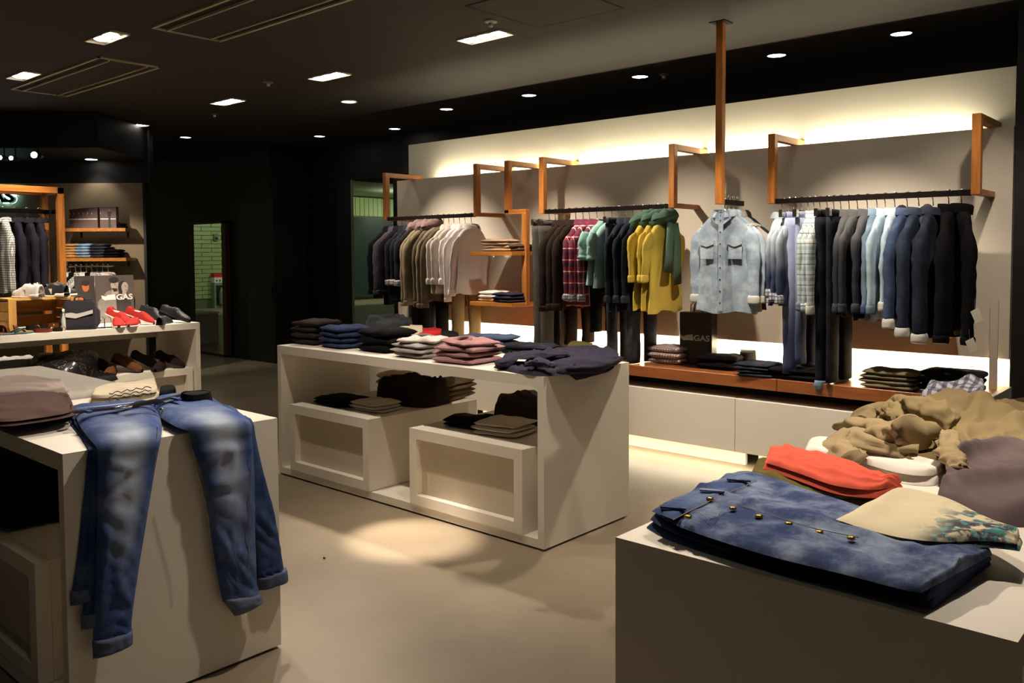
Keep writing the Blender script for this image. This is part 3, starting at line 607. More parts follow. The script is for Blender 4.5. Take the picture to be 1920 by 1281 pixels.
for (x, y_, z_), d in (((-4.28, 5.66, 1.72), 'dark brown trousers'), ((-4.02, 5.64, 1.7), 'dark green trousers'), ((-3.64, 5.62, 1.72), 'dark denim trousers')): hanger((x, y_, z_), R(86), 'hanger with clips under the middle rail holding ' + d, clips=True)
# right rail
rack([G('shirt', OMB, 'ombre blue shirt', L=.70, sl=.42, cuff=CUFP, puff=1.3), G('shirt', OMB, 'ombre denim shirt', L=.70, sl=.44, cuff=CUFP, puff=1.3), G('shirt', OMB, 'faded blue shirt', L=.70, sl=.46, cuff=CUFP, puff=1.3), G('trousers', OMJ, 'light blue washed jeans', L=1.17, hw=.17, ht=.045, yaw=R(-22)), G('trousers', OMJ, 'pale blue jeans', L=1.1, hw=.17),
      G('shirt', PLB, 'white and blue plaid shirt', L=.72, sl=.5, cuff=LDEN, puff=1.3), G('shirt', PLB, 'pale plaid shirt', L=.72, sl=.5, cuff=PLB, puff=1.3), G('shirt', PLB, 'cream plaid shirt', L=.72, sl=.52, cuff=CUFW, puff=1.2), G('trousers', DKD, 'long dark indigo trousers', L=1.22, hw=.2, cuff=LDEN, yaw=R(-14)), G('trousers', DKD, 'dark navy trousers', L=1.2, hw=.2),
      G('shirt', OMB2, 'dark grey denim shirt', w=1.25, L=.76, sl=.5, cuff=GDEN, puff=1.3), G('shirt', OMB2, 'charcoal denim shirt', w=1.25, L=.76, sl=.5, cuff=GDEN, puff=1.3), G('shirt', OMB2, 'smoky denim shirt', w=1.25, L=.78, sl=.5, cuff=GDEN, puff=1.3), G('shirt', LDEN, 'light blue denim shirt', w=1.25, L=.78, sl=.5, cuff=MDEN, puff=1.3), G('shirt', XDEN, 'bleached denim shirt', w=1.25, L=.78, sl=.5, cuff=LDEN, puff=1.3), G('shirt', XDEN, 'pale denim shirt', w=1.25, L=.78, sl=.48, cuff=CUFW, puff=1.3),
      G('jacket', MDEN, 'blue denim jacket with hood and pale cuff', w=1.7, L=.82, sl=.58, cuff=CUFW, hood=CHA), G('jacket', JDEN, 'dark denim jacket with pale cuff', w=1.7, L=.84, sl=.63, cuff=CUFW), G('jacket', DDEN, 'navy denim jacket with hood and pale cuff', w=1.9, L=.86, sl=.66, cuff=CUFW, hood=VIO), G('coat', BLK, 'black padded coat', w=1.8, L=.84, sl=.66, collar='stand', yaw=R(10)), G('coat', BLK, 'black coat, outermost, with price tags', w=1.6, L=.84, sl=.66, sw=.24, collar='stand', yaw=R(24))],
     -2.5, -1.37, 5.6, 'the right rail')
coat = [o for o in col.objects if 'outermost, with price' in o.get('label', '')][0]
for (u, v, y_) in ((1832, 592, 5.29), (1822, 648, 5.29)):
    p = Matrix.Rotation(-coat.rotation_euler.z, 3, 'Z') @ (ay(u, v, y_) - coat.location)
    tg = MB().obox(p, Vector((.0, -.02, .012)), Vector((.001, 0, 0)), Vector((0, .014, .034))).build('price_tag', IVORY, coat); MB().tube([p + Vector((0, .012, .035)), p + Vector((.03, .01, .09))], .0012, 5).build('string', BLKPL, tg)
# shirts facing out on the ceiling pole
for i in range(4):
    y_ = PY + .07 + i * .065; loc = (PX, y_, pz + .05)
    nm = ['front', 'second', 'third', 'rearmost'][i]; m = [XDEN, XDEN, LGR, GDEN][i]
    if i == 0: m = denim((128, 142, 156), (196, 206, 214), 'bleached_shirt', .6)
    hanger(loc, R(4), 'hanger holding the ' + nm + ' face-out shirt on the ceiling pole')
    t = top('shirt', loc, R(2 + i * 5), m, ['bleached denim shirt facing the aisle on the ceiling pole', 'pale denim shirt directly behind the face-out bleached shirt', 'light grey shirt, third on the ceiling pole', 'dark patterned shirt, rearmost on the ceiling pole'][i], L=.80, sw=.192, th=.036 if i == 0 else .022, sl=.50, cuff=CUFW if i < 3 else CUFP, puff=1.25, seed=i * 1.7 + 40, facing=True, group='shirts on the ceiling pole')
    if i == 0:
        B(-.018, .018, -.062, -.054, -.79, -.135).build('placket', m, t, bevel=.002)
        for k_ in range(8): MB().lathe([(.001, .0), (.006, 0), (.006, .004), (.001, .005)], 10).build('snap', CHROME, t).__setattr__('matrix_local', Matrix.Translation((0, -.0625, -.16 - k_ * .082)) @ Matrix.Rotation(R(90), 4, 'X'))
        for s in (-1, 1):
            B(s * .105 - .05, s * .105 + .05, -.058, -.05, -.43, -.31).build('pocket', m, t, bevel=.003)
            MB().prism([(-.055, 0), (.055, 0), (.055, -.025), (0, -.045), (-.055, -.025)], (s * .105, -.066, -.30), (1, 0, 0), (0, 0, 1), (0, 1, 0), .012).build('pocket_flap', m, t)
            MB().prism([(0, 0), (.055, .03), (.075, -.035), (.02, -.075)], (0 if s > 0 else 0, -.06, -.115), (s, 0, 0), (0, 0, 1), (0, 1, 0), .01).build('collar_leaf', m, t)

# ------------------------------------------------------------------ folded and draped cloth
def wrinkle(x, y, s):
    """elongated cloth folds in metres, about 0..1"""
    r = 0
    for k, (f, am) in enumerate(((28, .5), (55, .38), (98, .24))):
        an = 1.3 * s + k * 1.1 + .9 * nz(x * 3, y * 3, s + k); w_ = 2.4 * nz(x * 6 + s, y * 6, k + 3.3)
        m_ = max(0, min(1, .55 + 1.3 * nz(x * 5 + 7, y * 5, s + k * 5)))
        v = .5 + .5 * math.sin((x * math.cos(an) + y * math.sin(an)) * f + w_ * 2); r += am * m_ * v * v
    return r
def slab(mb, w, d, h, z0, seed, amp=.004, nx=14, ny=12, off=(0, 0), rot=0, ex=6):
    ca, sa = math.cos(rot), math.sin(rot)
    def fn_(sgn):
        def fn(u, v):
            a, b = u * 2 - 1, v * 2 - 1
            a = math.copysign(1 - (1 - abs(a)) ** 1.8, a); b = math.copysign(1 - (1 - abs(b)) ** 1.8, b)
            x, y = a * math.sqrt(1 - .10 * b * b), b * math.sqrt(1 - .10 * a * a)
            e = max(0, 1 - abs(a) ** ex) ** .5 * max(0, 1 - abs(b) ** ex) ** .5
            n = amp * nz(x * 2.2 + seed, y * 2.2, seed * .7) * 2 + amp * 1.2 * (wrinkle(x * .16, y * .16, seed) - .4)
            z = z0 + h * .5 + sgn * h * .5 * e + (n * e if sgn > 0 else n * .25)
            X = x * w / 2 * (1 + .07 * nz(y * 2, seed, 1)) + off[0]; Y = y * d / 2 * (1 + .07 * nz(x * 2, seed + 5, 1)) + off[1]
            return (X * ca - Y * sa, X * sa + Y * ca, max(z, 0.0008))
        return fn
    mb.grid(fn_(1), nx, ny); mb.grid(lambda u, v: fn_(-1)(1 - u, v), nx, ny); return mb
ST = ['bottom', 'second from bottom', 'third from bottom', 'fourth from bottom', 'fifth from bottom']
def stack(pos, rz, w, d, h, n, m, desc, cat, nm, seed=0, layers=1, jitter=.024, collar=None, amp=.004, mats=None):
    """n folded things, one above the other"""
    z = 0; grp = 'stack of ' + desc
    for i in range(n):
        pn = 'single' if n == 1 else 'top' if i == n - 1 else ST[i]
        lab = (desc if n == 1 else pn + ' of the ' + desc)
        t = thing(nm, lab, cat, (pos[0], pos[1], pos[2] + z), rz + R(random.uniform(-7, 7)), grp if n > 1 else None)
        mb = MB(); lh = h / layers
        for k in range(layers): slab(mb, w * (1 - .02 * k), d * (1 - .03 * k), lh * 1.12, k * lh, seed + i * 3.3 + k * 1.9, amp, off=(random.uniform(-1, 1) * jitter * .5, random.uniform(-1, 1) * jitter * .5))
        mm = (mats[i] if mats else m); mb.build('folded_body', mm, t, True)
        if collar and i == n - 1:
            MB().grid(lambda u, v: ((.062 + .014 * math.cos(2 * math.pi * v)) * math.cos(2 * math.pi * u), -d * .22 + (.04 + .014 * math.cos(2 * math.pi * v)) * math.sin(2 * math.pi * u), h + .012 * math.sin(2 * math.pi * v) + .012 * math.sin(2 * math.pi * u)), 20, 6, True).build('collar', collar, t, True)
        z += h
    return z
def crs(P, t):                       # Catmull-Rom through points
    n = len(P) - 1; x = t * n; i = min(int(x), n - 1); f = x - i
    p0, p1, p2, p3 = P[max(i - 1, 0)], P[i], P[i + 1], P[min(i + 2, n)]
    return .5 * ((2 * p1) + (p2 - p0) * f + (2 * p0 - 5 * p1 + 4 * p2 - p3) * f * f + (3 * p1 - p0 - 3 * p2 + p3) * f ** 3)
def drape(rows, th, seed=0, nu=30, nv=48, wr=.006, wf=(5, 5), ends=(.12, .12), folds=(), ex=3, back=0., lift=0.):
    """cloth body: rows of (left, right, normal); cross-sections bulge along the normal; folds = ridges (u0,v0,u1,v1,width,height)"""
    Ls = [Vector(r[0]) for r in rows]; Rs = [Vector(r[1]) for r in rows]; Ns = [Vector(r[2]).normalized() for r in rows]
    Wd = sum((a - b).length for a, b in zip(Ls, Rs)) / len(rows); Ln = sum((Ls[i] - Ls[i + 1]).length for i in range(len(rows) - 1))
    def fn_(front):
        def fn(u, v):
            a, b, n = crs(Ls, v), crs(Rs, v), crs(Ns, v).normalized(); p = a.lerp(b, u); s = u * 2 - 1
            e = max(0, 1 - abs(s) ** ex) ** .5
            if ends[0] and v < ends[0]: e *= max(0, 1 - (1 - v / ends[0]) ** 2.5) ** .5
            if ends[1] and v > 1 - ends[1]: e *= max(0, 1 - (1 - (1 - v) / ends[1]) ** 2.5) ** .5
            if not front: return p + n * (back + .0008)
            x, y = u * Wd * wf[0], v * Ln * wf[1]; q = wr * (2.6 * (wrinkle(x / 6, y / 6, seed) - .3) + .7 * nz(x + seed, y, seed + 2))
            for (u0, v0, u1, v1, w_, h_) in folds:
                du, dv = (u1 - u0) * Wd, (v1 - v0) * Ln; l2 = du * du + dv * dv + 1e-9; pu, pv = (u - u0) * Wd, (v - v0) * Ln
                tt = max(0, min(1, (pu * du + pv * dv) / l2)); dd = math.hypot(pu - tt * du, pv - tt * dv); q += h_ * math.exp(-(dd / w_) ** 2)
            return p + n * (back + max(.001, (th + q) * e + lift * e))
        return fn
    mb = MB(); mb.grid(fn_(True), nu, nv); mb.grid(lambda u, v: fn_(False)(1 - u, v), nu, max(6, nv // 3)); return mb
UPV = (0, 0, 1)
def rowz(pairs, z): return [(az(*a, z), az(*b, z), UPV) for a, b in pairs]
def lay(nm, lab, cat, pairs, z, th, m, group=None, layers=1, inset=.035, **k):
    rows = rowz(pairs, z); c = sum((r[0] + r[1] for r in rows), Vector()) / (2 * len(rows))
    t = thing(nm, lab, cat, (c.x, c.y, z), 0, group); rows = [(a - t.location, b - t.location, n) for a, b, n in rows]
    mb = MB(); cc = sum((a + b for a, b, n in rows), Vector()) / (2 * len(rows)); sd = k.pop('seed', 0); k.setdefault('ex', 6); k.setdefault('nu', 36); k.setdefault('nv', 50)
    for j in range(layers):
        f = 1 - inset * j; sh = Vector((.006 * nz(j * 3.1, sd), .006 * nz(j * 2.7, sd + 4), 0)) * (1 if layers > 1 else 0)
        r2 = [(cc + (a - cc) * f + sh, cc + (b - cc) * f + sh, n) for a, b, n in rows]; kk = dict(k)
        if j < layers - 1: kk['nu'], kk['nv'], kk['wr'] = 18, 28, kk.get('wr', .006) * .5
        q = drape(r2, th / layers * 1.05, sd + j * 2.3, back=th / layers * j, **kk); mb.add(q.v, q.f, None); 
        for fi, uvv in q.uv.items(): mb.uv[len(mb.f) - len(q.f) + fi] = uvv
    mb.build('cloth', m, t, True); return t

# ---- jeans draped over the end of the left table
XE = -2.878
HJ = denim((58, 80, 132), (190, 200, 220), 'hero_jeans', .5, True); HJ2 = denim((42, 62, 108), (92, 112, 150), 'under_jeans', .5); CUFJ = denim((84, 94, 124), (120, 130, 156), 'jeans_inside', .7)
def leg_rows(top_pairs, face_pairs, off, zt):
    rows = [(az(*a, H + zt), az(*b, H + zt), UPV) for a, b in top_pairs]
    for i, (a, b) in enumerate(face_pairs): rows.append((ax(*a, XE + off), ax(*b, XE + off), (1, 0, .9 if i == 0 else .12 if i == 1 else 0)))
    return rows
def draped_leg(t, m, top_p, face_p, cuff_p, off, th, seed, zt=.002, cm=None, folds=()):
    rows = leg_rows(top_p, face_p, off, zt); o = t.location; rows = [(a - o, b - o, n) for a, b, n in rows]
    lg = drape(rows, th, seed, 22, 64, .006, (7, 5), (.0, .0), folds, 3).build('leg', m, t, True)
    cr = [(ax(*a, XE + off) - o, ax(*b, XE + off) - o, (1, 0, 0)) for a, b in cuff_p]
    drape(cr, th + .012, seed + 1, 20, 10, .003, (12, 12), (.25, .3), (), 3).build('cuff', cm or CUFJ, lg, True)
LEFT_TOP = [((140, 770), (285, 757)), ((147, 795), (297, 775)), ((166, 822), (303, 797))]
LEFT_FACE = [((181, 842), (302, 821)), ((182, 870), (295, 855)), ((183, 905), (287, 900)), ((183, 955), (279, 950)), ((181, 1010), (270, 1005)), ((180, 1065), (261, 1060)), ((178, 1120), (253, 1113)), ((175, 1168), (248, 1150)), ((174, 1205), (246, 1183))]
def shl(pairs, d, f=lambda i, n: 1): return [((a[0] - d * f(i, len(pairs)), a[1]), (b[0] - d * f(i, len(pairs)), b[1])) for i, (a, b) in enumerate(pairs)]
g = lambda i, n: .55 + .9 * i / n
for k_, (dx, off, nm, lab) in enumerate([(30, .004, 'bottom', 'bottom pair of the blue jeans draped over the left table end'), (15, .022, 'middle', 'middle pair of the blue jeans draped over the left table end')]):
    t = thing('jeans', lab, 'jeans', (XE, 1.4, H), 0, 'jeans draped over the left table end')
    lf = [((a[0], a[1] - (90 - 45 * k_) * i / 8), (b[0], b[1] - (90 - 45 * k_) * i / 8)) for i, (a, b) in enumerate(shl(LEFT_FACE, dx, g))]
    tp = [((a[0] - dx * .55, a[1] - 3), (b[0] - 20, b[1])) for a, b in LEFT_TOP]; e = lf[-1]
    cf = [((e[0][0] - 3, e[0][1] - 6), (e[1][0] + 2, e[1][1] - 8)), ((e[0][0] - 2, e[0][1] + 22), (e[1][0] + 2, e[1][1] + 18))]
    draped_leg(t, HJ2, tp, lf, cf, off, .02, 5 + k_, .002 + .012 * k_)
    if k_ == 1:
        draped_leg(t, HJ2, [((345, 752), (405, 757)), ((385, 770), (442, 774)), ((410, 790), (462, 786))], [((420, 801), (474, 793)), ((428, 830), (481, 830)), ((446, 900), (496, 895)), ((458, 960), (512, 955)), ((468, 1010), (522, 1005)), ((476, 1060), (529, 1050)), ((479, 1088), (532, 1070))], [((478, 1083), (536, 1063)), ((486, 1108), (539, 1089))], .006, .024, 9)
t = thing('jeans', 'top pair of blue faded jeans draped over the left table end, belted', 'jeans', (XE, 1.4, H), 0, 'jeans draped over the left table end')
draped_leg(t, HJ, LEFT_TOP, LEFT_FACE, [((172, 1200), (248, 1179)), ((174, 1236), (248, 1206))], .044, .026, 2.2, .026, folds=[(.15, .36, .5, .40, .02, .006), (.6, .5, .95, .46, .02, .006), (.1, .62, .5, .66, .02, .005), (.5, .8, .9, .76, .02, .005)])
draped_leg(t, HJ, [((283, 757), (345, 743)), ((300, 782), (402, 757)), ((330, 801), (440, 775))], [((356, 812), (470, 794)), ((360, 838), (473, 822)), ((372, 870), (475, 856)), ((383, 910), (477, 900)), ((390, 955), (478, 948)), ((396, 1005), (478, 998)), ((403, 1055), (480, 1048)), ((411, 1098), (481, 1090)), ((417, 1128), (484, 1113))], [((415, 1122), (488, 1110)), ((440, 1156), (491, 1128))], .030, .026, 7.1, .026, folds=[(.05, .45, .6, .40, .025, .008), (.4, .55, .95, .5, .02, .006), (.1, .75, .6, .8, .02, .006)])
o = t.location
ty = H + .047
wb = [az(*q, ty) - o for q in ((137, 772), (175, 768), (225, 763), (285, 755), (318, 749), (347, 741))]
drape([(p + Vector((-.016, .004, 0)), p + Vector((.016, -.004, 0)), UPV) for p in wb], .012, 1, 8, 30, .001, ends=(.05, .05)).build('waistband', HJ, t, True)
for i, q in enumerate(((163, 771), (218, 766), (293, 756), (330, 748))):
    p = az(*q, ty + .02) - o; MB().obox(p, (.03, 0, 0), (0, .008, 0), (0, 0, .004)).build('belt_loop', HJ, t)
for q in ((303, 771),): MB().lathe([(.001, .012), (.009, .01), (.01, 0)], 12, az(*q, ty + .006) - o).build('button', CHROME, t, True)
STITCH = plain('tan_stitch', (150, 128, 104), .8)
for pts in ([((300, 800)), ((296, 860)), ((288, 900)), ((280, 950)), ((271, 1005)), ((262, 1060)), ((254, 1113))], [((366, 850)), ((378, 900)), ((392, 955)), ((398, 1005))], [((476, 850)), ((474, 940)), ((472, 1020)), ((470, 1090))]):
    MB().tube([ax(u - 5, v, XE + .058) - o for u, v in pts], .0012, 5).build('seam', STITCH, t)
t = thing('leather_belt', 'black leather belt through the draped jeans waistband', 'belt', (XE, 1.4, H))
bl = fabric((26, 25, 26), 'black_leather', .1)
pts = [az(*q, ty + .016) - t.location for q in ((137, 775), (180, 771), (232, 765), (262, 756), (300, 752), (345, 741))]
drape([(p + Vector((-.018, .003, 0)), p + Vector((.018, -.003, 0)), UPV) for p in pts], .008, 3, 6, 26, .0005, ends=(.04, .04)).build('strap', bl, t, True)
p = az(232, 766, ty + .03) - t.location; MB().tube([p + Vector((.024 * math.cos(a), .03 * math.sin(a), .004)) for a in [R(30 * k) for k in range(13)]], .004, 8).build('buckle', CHROME, t, True)
drape([(p + Vector((-.02, .02, 0)), p + Vector((.02, .02, 0)), UPV), (p + Vector((-.02, .09, .004)), p + Vector((.02, .09, .004)), UPV), (p + Vector((-.015, .15, 0)), p + Vector((.015, .15, 0)), UPV)], .01, 3, 6, 10).build('belt_tip', bl, t, True)

# ---- other clothes on the left table
BRS = fabric((88, 66, 62)); PNK = fabric((214, 192, 184), var=.08); CRM = fabric((216, 202, 178), var=.08)
for i in range(3):
    lay('trousers', ['bottom', 'middle', 'top'][i] + ' pair of folded mauve-brown trousers on the left table', 'trousers', [((-70, 800 - 6 * i), (-40, 745 - 6 * i)), ((0, 800), (0, 748)), ((70, 793), (72, 740)), ((128, 783), (118, 745)), ((143, 776), (132, 750))], H + .022 * i, .026, BRS, 'folded mauve-brown trousers', layers=2, seed=i * 4, wr=.007)
lay('tee_shirt', 'pinkish-white printed tee behind the brown trousers, left table', 't-shirt', [((-40, 752), (-30, 722)), ((30, 747), (40, 716)), ((90, 745), (85, 722)), ((126, 740), (118, 727))], H, .045, PNK, seed=4, wr=.006)
lay('tee_shirt', 'thin grey-white folded tee between pink and script tees', 't-shirt', [((118, 752), (125, 735)), ((170, 746), (175, 730)), ((255, 735), (240, 722))], H, .018, fabric((190, 182, 172)), seed=5)
t = lay('tee_shirt', 'cream tee with dark script print lying behind the jeans', 't-shirt', [((168, 758), (172, 748)), ((205, 757), (200, 734)), ((250, 752), (245, 728)), ((292, 746), (287, 722)), ((296, 742), (292, 727))], H, .045, CRM, layers=2, seed=6, wr=.008)
SCR = plain('script_ink', (60, 52, 48), .9)
for j in range(3):
    pts = [az(205 + k * 5.6, 738 + j * 6 - k * .9 + 2.2 * math.sin(k * 1.9 + j), H + .056) - t.location for k in range(15)]
    MB().tube(pts, .0022, 5).build('script_print', SCR, t)
lay('scarf', 'small dark bundle on the left table behind the jeans', 'scarf', [((298, 748), (300, 735)), ((315, 746), (318, 730)), ((331, 742), (328, 734))], H, .03, BLK, seed=3)
t = thing('neck_wallet', 'black cap-like pouch with chrome buckles behind the jeans', 'bag', az(368, 770, H))
MB().grid(lambda u, v: (.075 * math.cos(2 * math.pi * u) * (1 - .25 * v), .075 * math.sin(2 * math.pi * u) * (1 - .25 * v), .075 * v + .006 * nz(u * 6, v * 3)), 24, 8, True).build('wall', bl, t, True)
MB().lathe([(.001, .072), (.05, .073), (.057, .07)], 20).build('crown', bl, t, True)
lay('leather_strap', 'black studded strap with chrome buckles right of the pouch', 'belt', [((372, 772), (378, 758)), ((400, 775), (404, 764)), ((430, 779), (432, 771)), ((447, 780), (446, 774))], H + .001, .016, bl, seed=2, wr=.003)
for q in ((398, 768), (437, 776)):
    p = az(*q, H + .03); t = thing('strap_buckle', ('left' if q[0] < 420 else 'right') + ' chrome buckle on the studded black strap', 'buckle', p); MB().tube([Vector((.022 * math.cos(a), .014 * math.sin(a), 0)) for a in [R(30 * k) for k in range(13)]], .004, 8).build('ring', CHROME, t, True); MB().tube([(-.02, 0, .002), (.02, 0, .004)], .003, 6).build('prong', CHROME, t)
p = ay(20, 1050, 1.4)
zb2 = .49
for i in range(4):
    q = ay(40, 1050, 1.25)
    t = thing('trousers', ['bottom', 'second', 'third', 'top'][i] + ' of the black folded trousers inside the left table', 'trousers', (-4.05, 1.42, zb2 + i * .062), 0, 'black trousers inside the left table')
    mb = MB(); slab(mb, .98, .62, .034, 0, i); slab(mb, .97, .60, .034, .03, i + 9); mb.build('folded_body', BLK if i < 3 else CHA, t, True)

# ---- right table
Z3 = H
JS = denim((48, 62, 100), (140, 152, 176), 'stack_jeans', .85); JSD = denim((40, 50, 82), (76, 90, 124), 'stack_jeans_dark', .5)
base = [((1212, 990), (1390, 905)), ((1250, 1012), (1440, 915)), ((1330, 1040), (1545, 950)), ((1450, 1075), (1650, 985)), ((1590, 1108), (1770, 1020)), ((1700, 1135), (1845, 1045)), ((1750, 1143), (1858, 1060))]
for i in range(3):
    lay('jeans', ['bottom', 'middle', 'top'][i] + ' pair of the folded blue jeans stacked on the right table', 'jeans', [((a[0] + i * (7 - 3 * j), a[1] - 15 * i), (b[0] + i * 1.0, b[1] - 9 * i)) for j, (a, b) in enumerate(base)], Z3 + .019 * i, .020, JS if i == 2 else JSD, 'folded jeans stack on the right table', seed=20 + i * 3, wr=.0065, nu=44, nv=80, wf=(7, 5), ends=(.05, .05), ex=7, folds=[(.45, .0, .52, 1, .012, .007), (.15, .3, .3, .5, .015, .004), (.2, .6, .1, .9, .015, .004)] if i == 2 else ())
tj = [o for o in col.objects if o.get('label', '').startswith('top pair of the folded blue')][0]
for q in ((1331, 937), (1290, 971), (1374, 955), (1423, 970), (1479, 984), (1536, 1000), (1596, 1011)):
    MB().lathe([(.001, .006), (.008, .005), (.0085, 0)], 12, az(*q, Z3 + .062) - tj.location).build('button', GOLDM, tj, True)
wp = [((1222, 960), (1262, 975)), ((1268, 938), (1305, 955)), ((1320, 916), (1355, 932)), ((1368, 896), (1405, 910)), ((1388, 890), (1420, 904))]
drape([(az(*p_, Z3 + .052) - tj.location, az(*q_, Z3 + .056) - tj.location, UPV) for p_, q_ in wp], .009, 4, 10, 30, .002, ends=(.04, .04), ex=6).build('waistband', denim((62, 78, 118), (124, 140, 168), 'waistband_denim', .6), tj, True)
for q in ((1262, 952), (1335, 920), (1385, 900)): p = az(*q, Z3 + .068) - tj.location; MB().obox(p, (.026, .012, 0), (-.004, .006, 0), (0, 0, .002)).build('belt_loop', JS, tj)
MB().tube([az(*q, Z3 + .062) - tj.location for q in ((1262, 975), (1300, 955), (1350, 930), (1405, 908))], .0009, 5).build('seam', STITCH, tj)
MB().tube([az(*q, Z3 + .063) - tj.location for q in ((1310, 960), (1330, 975), (1345, 970), (1352, 955))], .001, 5).build('pocket_seam', STITCH, tj)
MB().tube([az(*q, Z3 + .063) - tj.location for q in ((1380, 945), (1450, 968), (1530, 992), (1610, 1008))], .0009, 5).build('fly_seam', STITCH, tj)
p = az(1338, 921, Z3 + .05) - tj.location; MB().obox(p, (.022, .014, 0), (-.01, .014, -.008), (0, 0, .001)).build('size_label', IVORY, tj)
lay('trousers', 'olive green folded trousers under the coral shorts, right table', 'trousers', [((1400, 905), (1415, 880)), ((1470, 925), (1470, 885)), ((1550, 948), (1560, 900)), ((1640, 950), (1650, 915)), ((1690, 945), (1690, 928))], Z3, .036, OLV, layers=2, seed=31, wr=.009, wf=(8, 8))
COR = fabric((214, 92, 72), var=.1)
lay('shorts', 'coral red folded shorts lying on the olive trousers', 'shorts', [((1430, 880), (1440, 850)), ((1490, 900), (1500, 855)), ((1560, 925), (1580, 880)), ((1630, 935), (1650, 905)), ((1685, 930), (1695, 918))], Z3 + .034, .036, COR, layers=2, seed=33, wr=.009, wf=(8, 8), folds=[(.2, .3, .25, 1, .01, .008), (.5, .2, .55, .95, .012, .006)])
lay('tee_shirt', 'white folded tee with crew neck behind the coral shorts', 't-shirt', [((1500, 868), (1512, 842)), ((1590, 880), (1600, 845)), ((1680, 905), (1690, 855)), ((1740, 912), (1770, 878)), ((1770, 905), (1790, 888))], Z3, .05, fabric((226, 216, 206), 'white_tee', .05), layers=2, seed=35, wr=.006)
def pmat():
    t = NT('floral_tee'); s = t.sep(t.uv()); nn = t.noise(26, 4)
    f = t.math('MULTIPLY', t.ramp(s[1], .38, .62), t.ramp(nn, .47, .55)); g_ = t.ramp(t.noise(60, 3), .45, .6)
    c = t.mix(f, rgb(206, 192, 160), t.mix(g_, rgb(60, 52, 66), rgb(70, 134, 132))); t.bump(t.noise(400, 2), .3, .001); return t.out(c, .9)
lay('tee_shirt', 'cream tee with teal floral print lying on the jeans stack', 't-shirt', [((1560, 985), (1680, 925)), ((1620, 1005), (1720, 930)), ((1690, 1022), (1780, 945)), ((1770, 1030), (1840, 975)), ((1850, 1028), (1890, 1000)), ((1912, 1035), (1918, 1018))], Z3 + .055, .022, pmat(), layers=2, seed=37, wr=.006, nu=36, ends=(.08, .06))
KHJ = fabric((140, 122, 88), 'khaki_cotton', .12); MAU = fabric((106, 92, 92), 'mauve_grey_knit', .15)
big = [((1690, 868), (1720, 790)), ((1740, 880), (1760, 775)), ((1800, 888), (1820, 772)), ((1880, 885), (1900, 780)), ((1980, 875), (1990, 790))]
t = lay('jacket', 'crumpled khaki cotton jacket heaped on the right table', 'jacket', big, Z3, .06, KHJ, seed=41, wr=.017, wf=(6, 6), nu=64, nv=80, folds=[(.1, .1, .6, .3, .04, .04), (.8, .15, .6, .7, .05, .05), (.25, .4, .5, .95, .04, .03), (.1, .7, .4, .8, .03, .025), (.55, .5, .95, .85, .03, .03)], ends=(.15, .1))
def wtube(t, pts, rs, m, name, seed, n=30, sub=46, wr=.34):
    P = [Vector(p) - t.location for p in pts]; Q = [crs(P, k / sub) for k in range(sub + 1)]; rr = []
    for k in range(sub + 1):
        x = k / sub * (len(rs) - 1); i_ = min(int(x), len(rs) - 2); f = x - i_; rr.append(tuple(a_ + (b_ - a_) * f for a_, b_ in zip(rs[i_], rs[i_ + 1])))
    mb = MB(); mb.tube(Q, rr, n, flat=UPV)
    vs2 = []
    for idx, v in enumerate(mb.v):
        k, a_ = divmod(idx, n); c_ = Q[min(k, sub)]; vv = Vector(v); w_ = wr * (2 * wrinkle(k * .011, a_ * .018, seed) - .8 + .9 * nz(k * .16, a_ * .3, seed)); vv = c_ + (vv - c_) * (1 + w_); vv.z = max(vv.z, .001 + Z3 - t.location.z); vs2.append(tuple(vv))
    mb.v = vs2; return mb.build(name, m, t, True)
def zp(u, v, z): return az(u, v, Z3 + z)
PKH = fabric((160, 140, 106), 'pale_khaki', .12)
wtube(t, [zp(1740, 800, .09), zp(1690, 775, .11), zp(1640, 775, .10), zp(1612, 795, .07)], [(.04, .10), (.04, .095), (.036, .085), (.025, .06)], KHJ, 'sleeve', 3)
wtube(t, [zp(1720, 850, .05), zp(1660, 838, .06), zp(1600, 825, .06), zp(1572, 838, .045), zp(1600, 862, .04)], [(.036, .08), (.042, .085), (.042, .075), (.036, .065), (.024, .045)], PKH, 'sleeve', 5)
wtube(t, [zp(1590, 800, .05), zp(1650, 810, .085), zp(1720, 815, .11)], [(.03, .05), (.04, .07), (.045, .08)], PKH, 'hood_fold', 8)
wtube(t, [zp(1660, 765, .12), zp(1700, 757, .14), zp(1745, 770, .15), zp(1790, 795, .12)], [(.02, .03), (.03, .045), (.035, .05), (.02, .04)], KHJ, 'collar', 9)
wtube(t, [zp(1770, 815, .09), zp(1780, 850, .08), zp(1800, 880, .06)], [(.018, .03), (.022, .035), (.018, .03)], PKH, 'placket', 11)
lay('jacket', 'dark khaki fringed garment under the crumpled jacket', 'jacket', [((1640, 880), (1650, 850)), ((1700, 890), (1710, 845)), ((1760, 892), (1790, 850)), ((1800, 880), (1820, 860))], Z3 + .01, .05, fabric((108, 94, 60), 'dark_khaki', .2), seed=45, wr=.012, wf=(14, 14), nu=32, nv=40)
lay('sweater', 'mauve-grey knit sweater at the right picture edge', 'sweater', [((1755, 945), (1800, 880)), ((1790, 960), (1840, 865)), ((1870, 985), (1900, 860)), ((1960, 990), (1990, 870)), ((2050, 990), (2060, 890))], Z3, .06, MAU, seed=47, wr=.016, wf=(6, 6), nu=44, nv=56, folds=[(.6, .1, .9, .5, .03, .04), (.2, .3, .5, .9, .03, .03)])
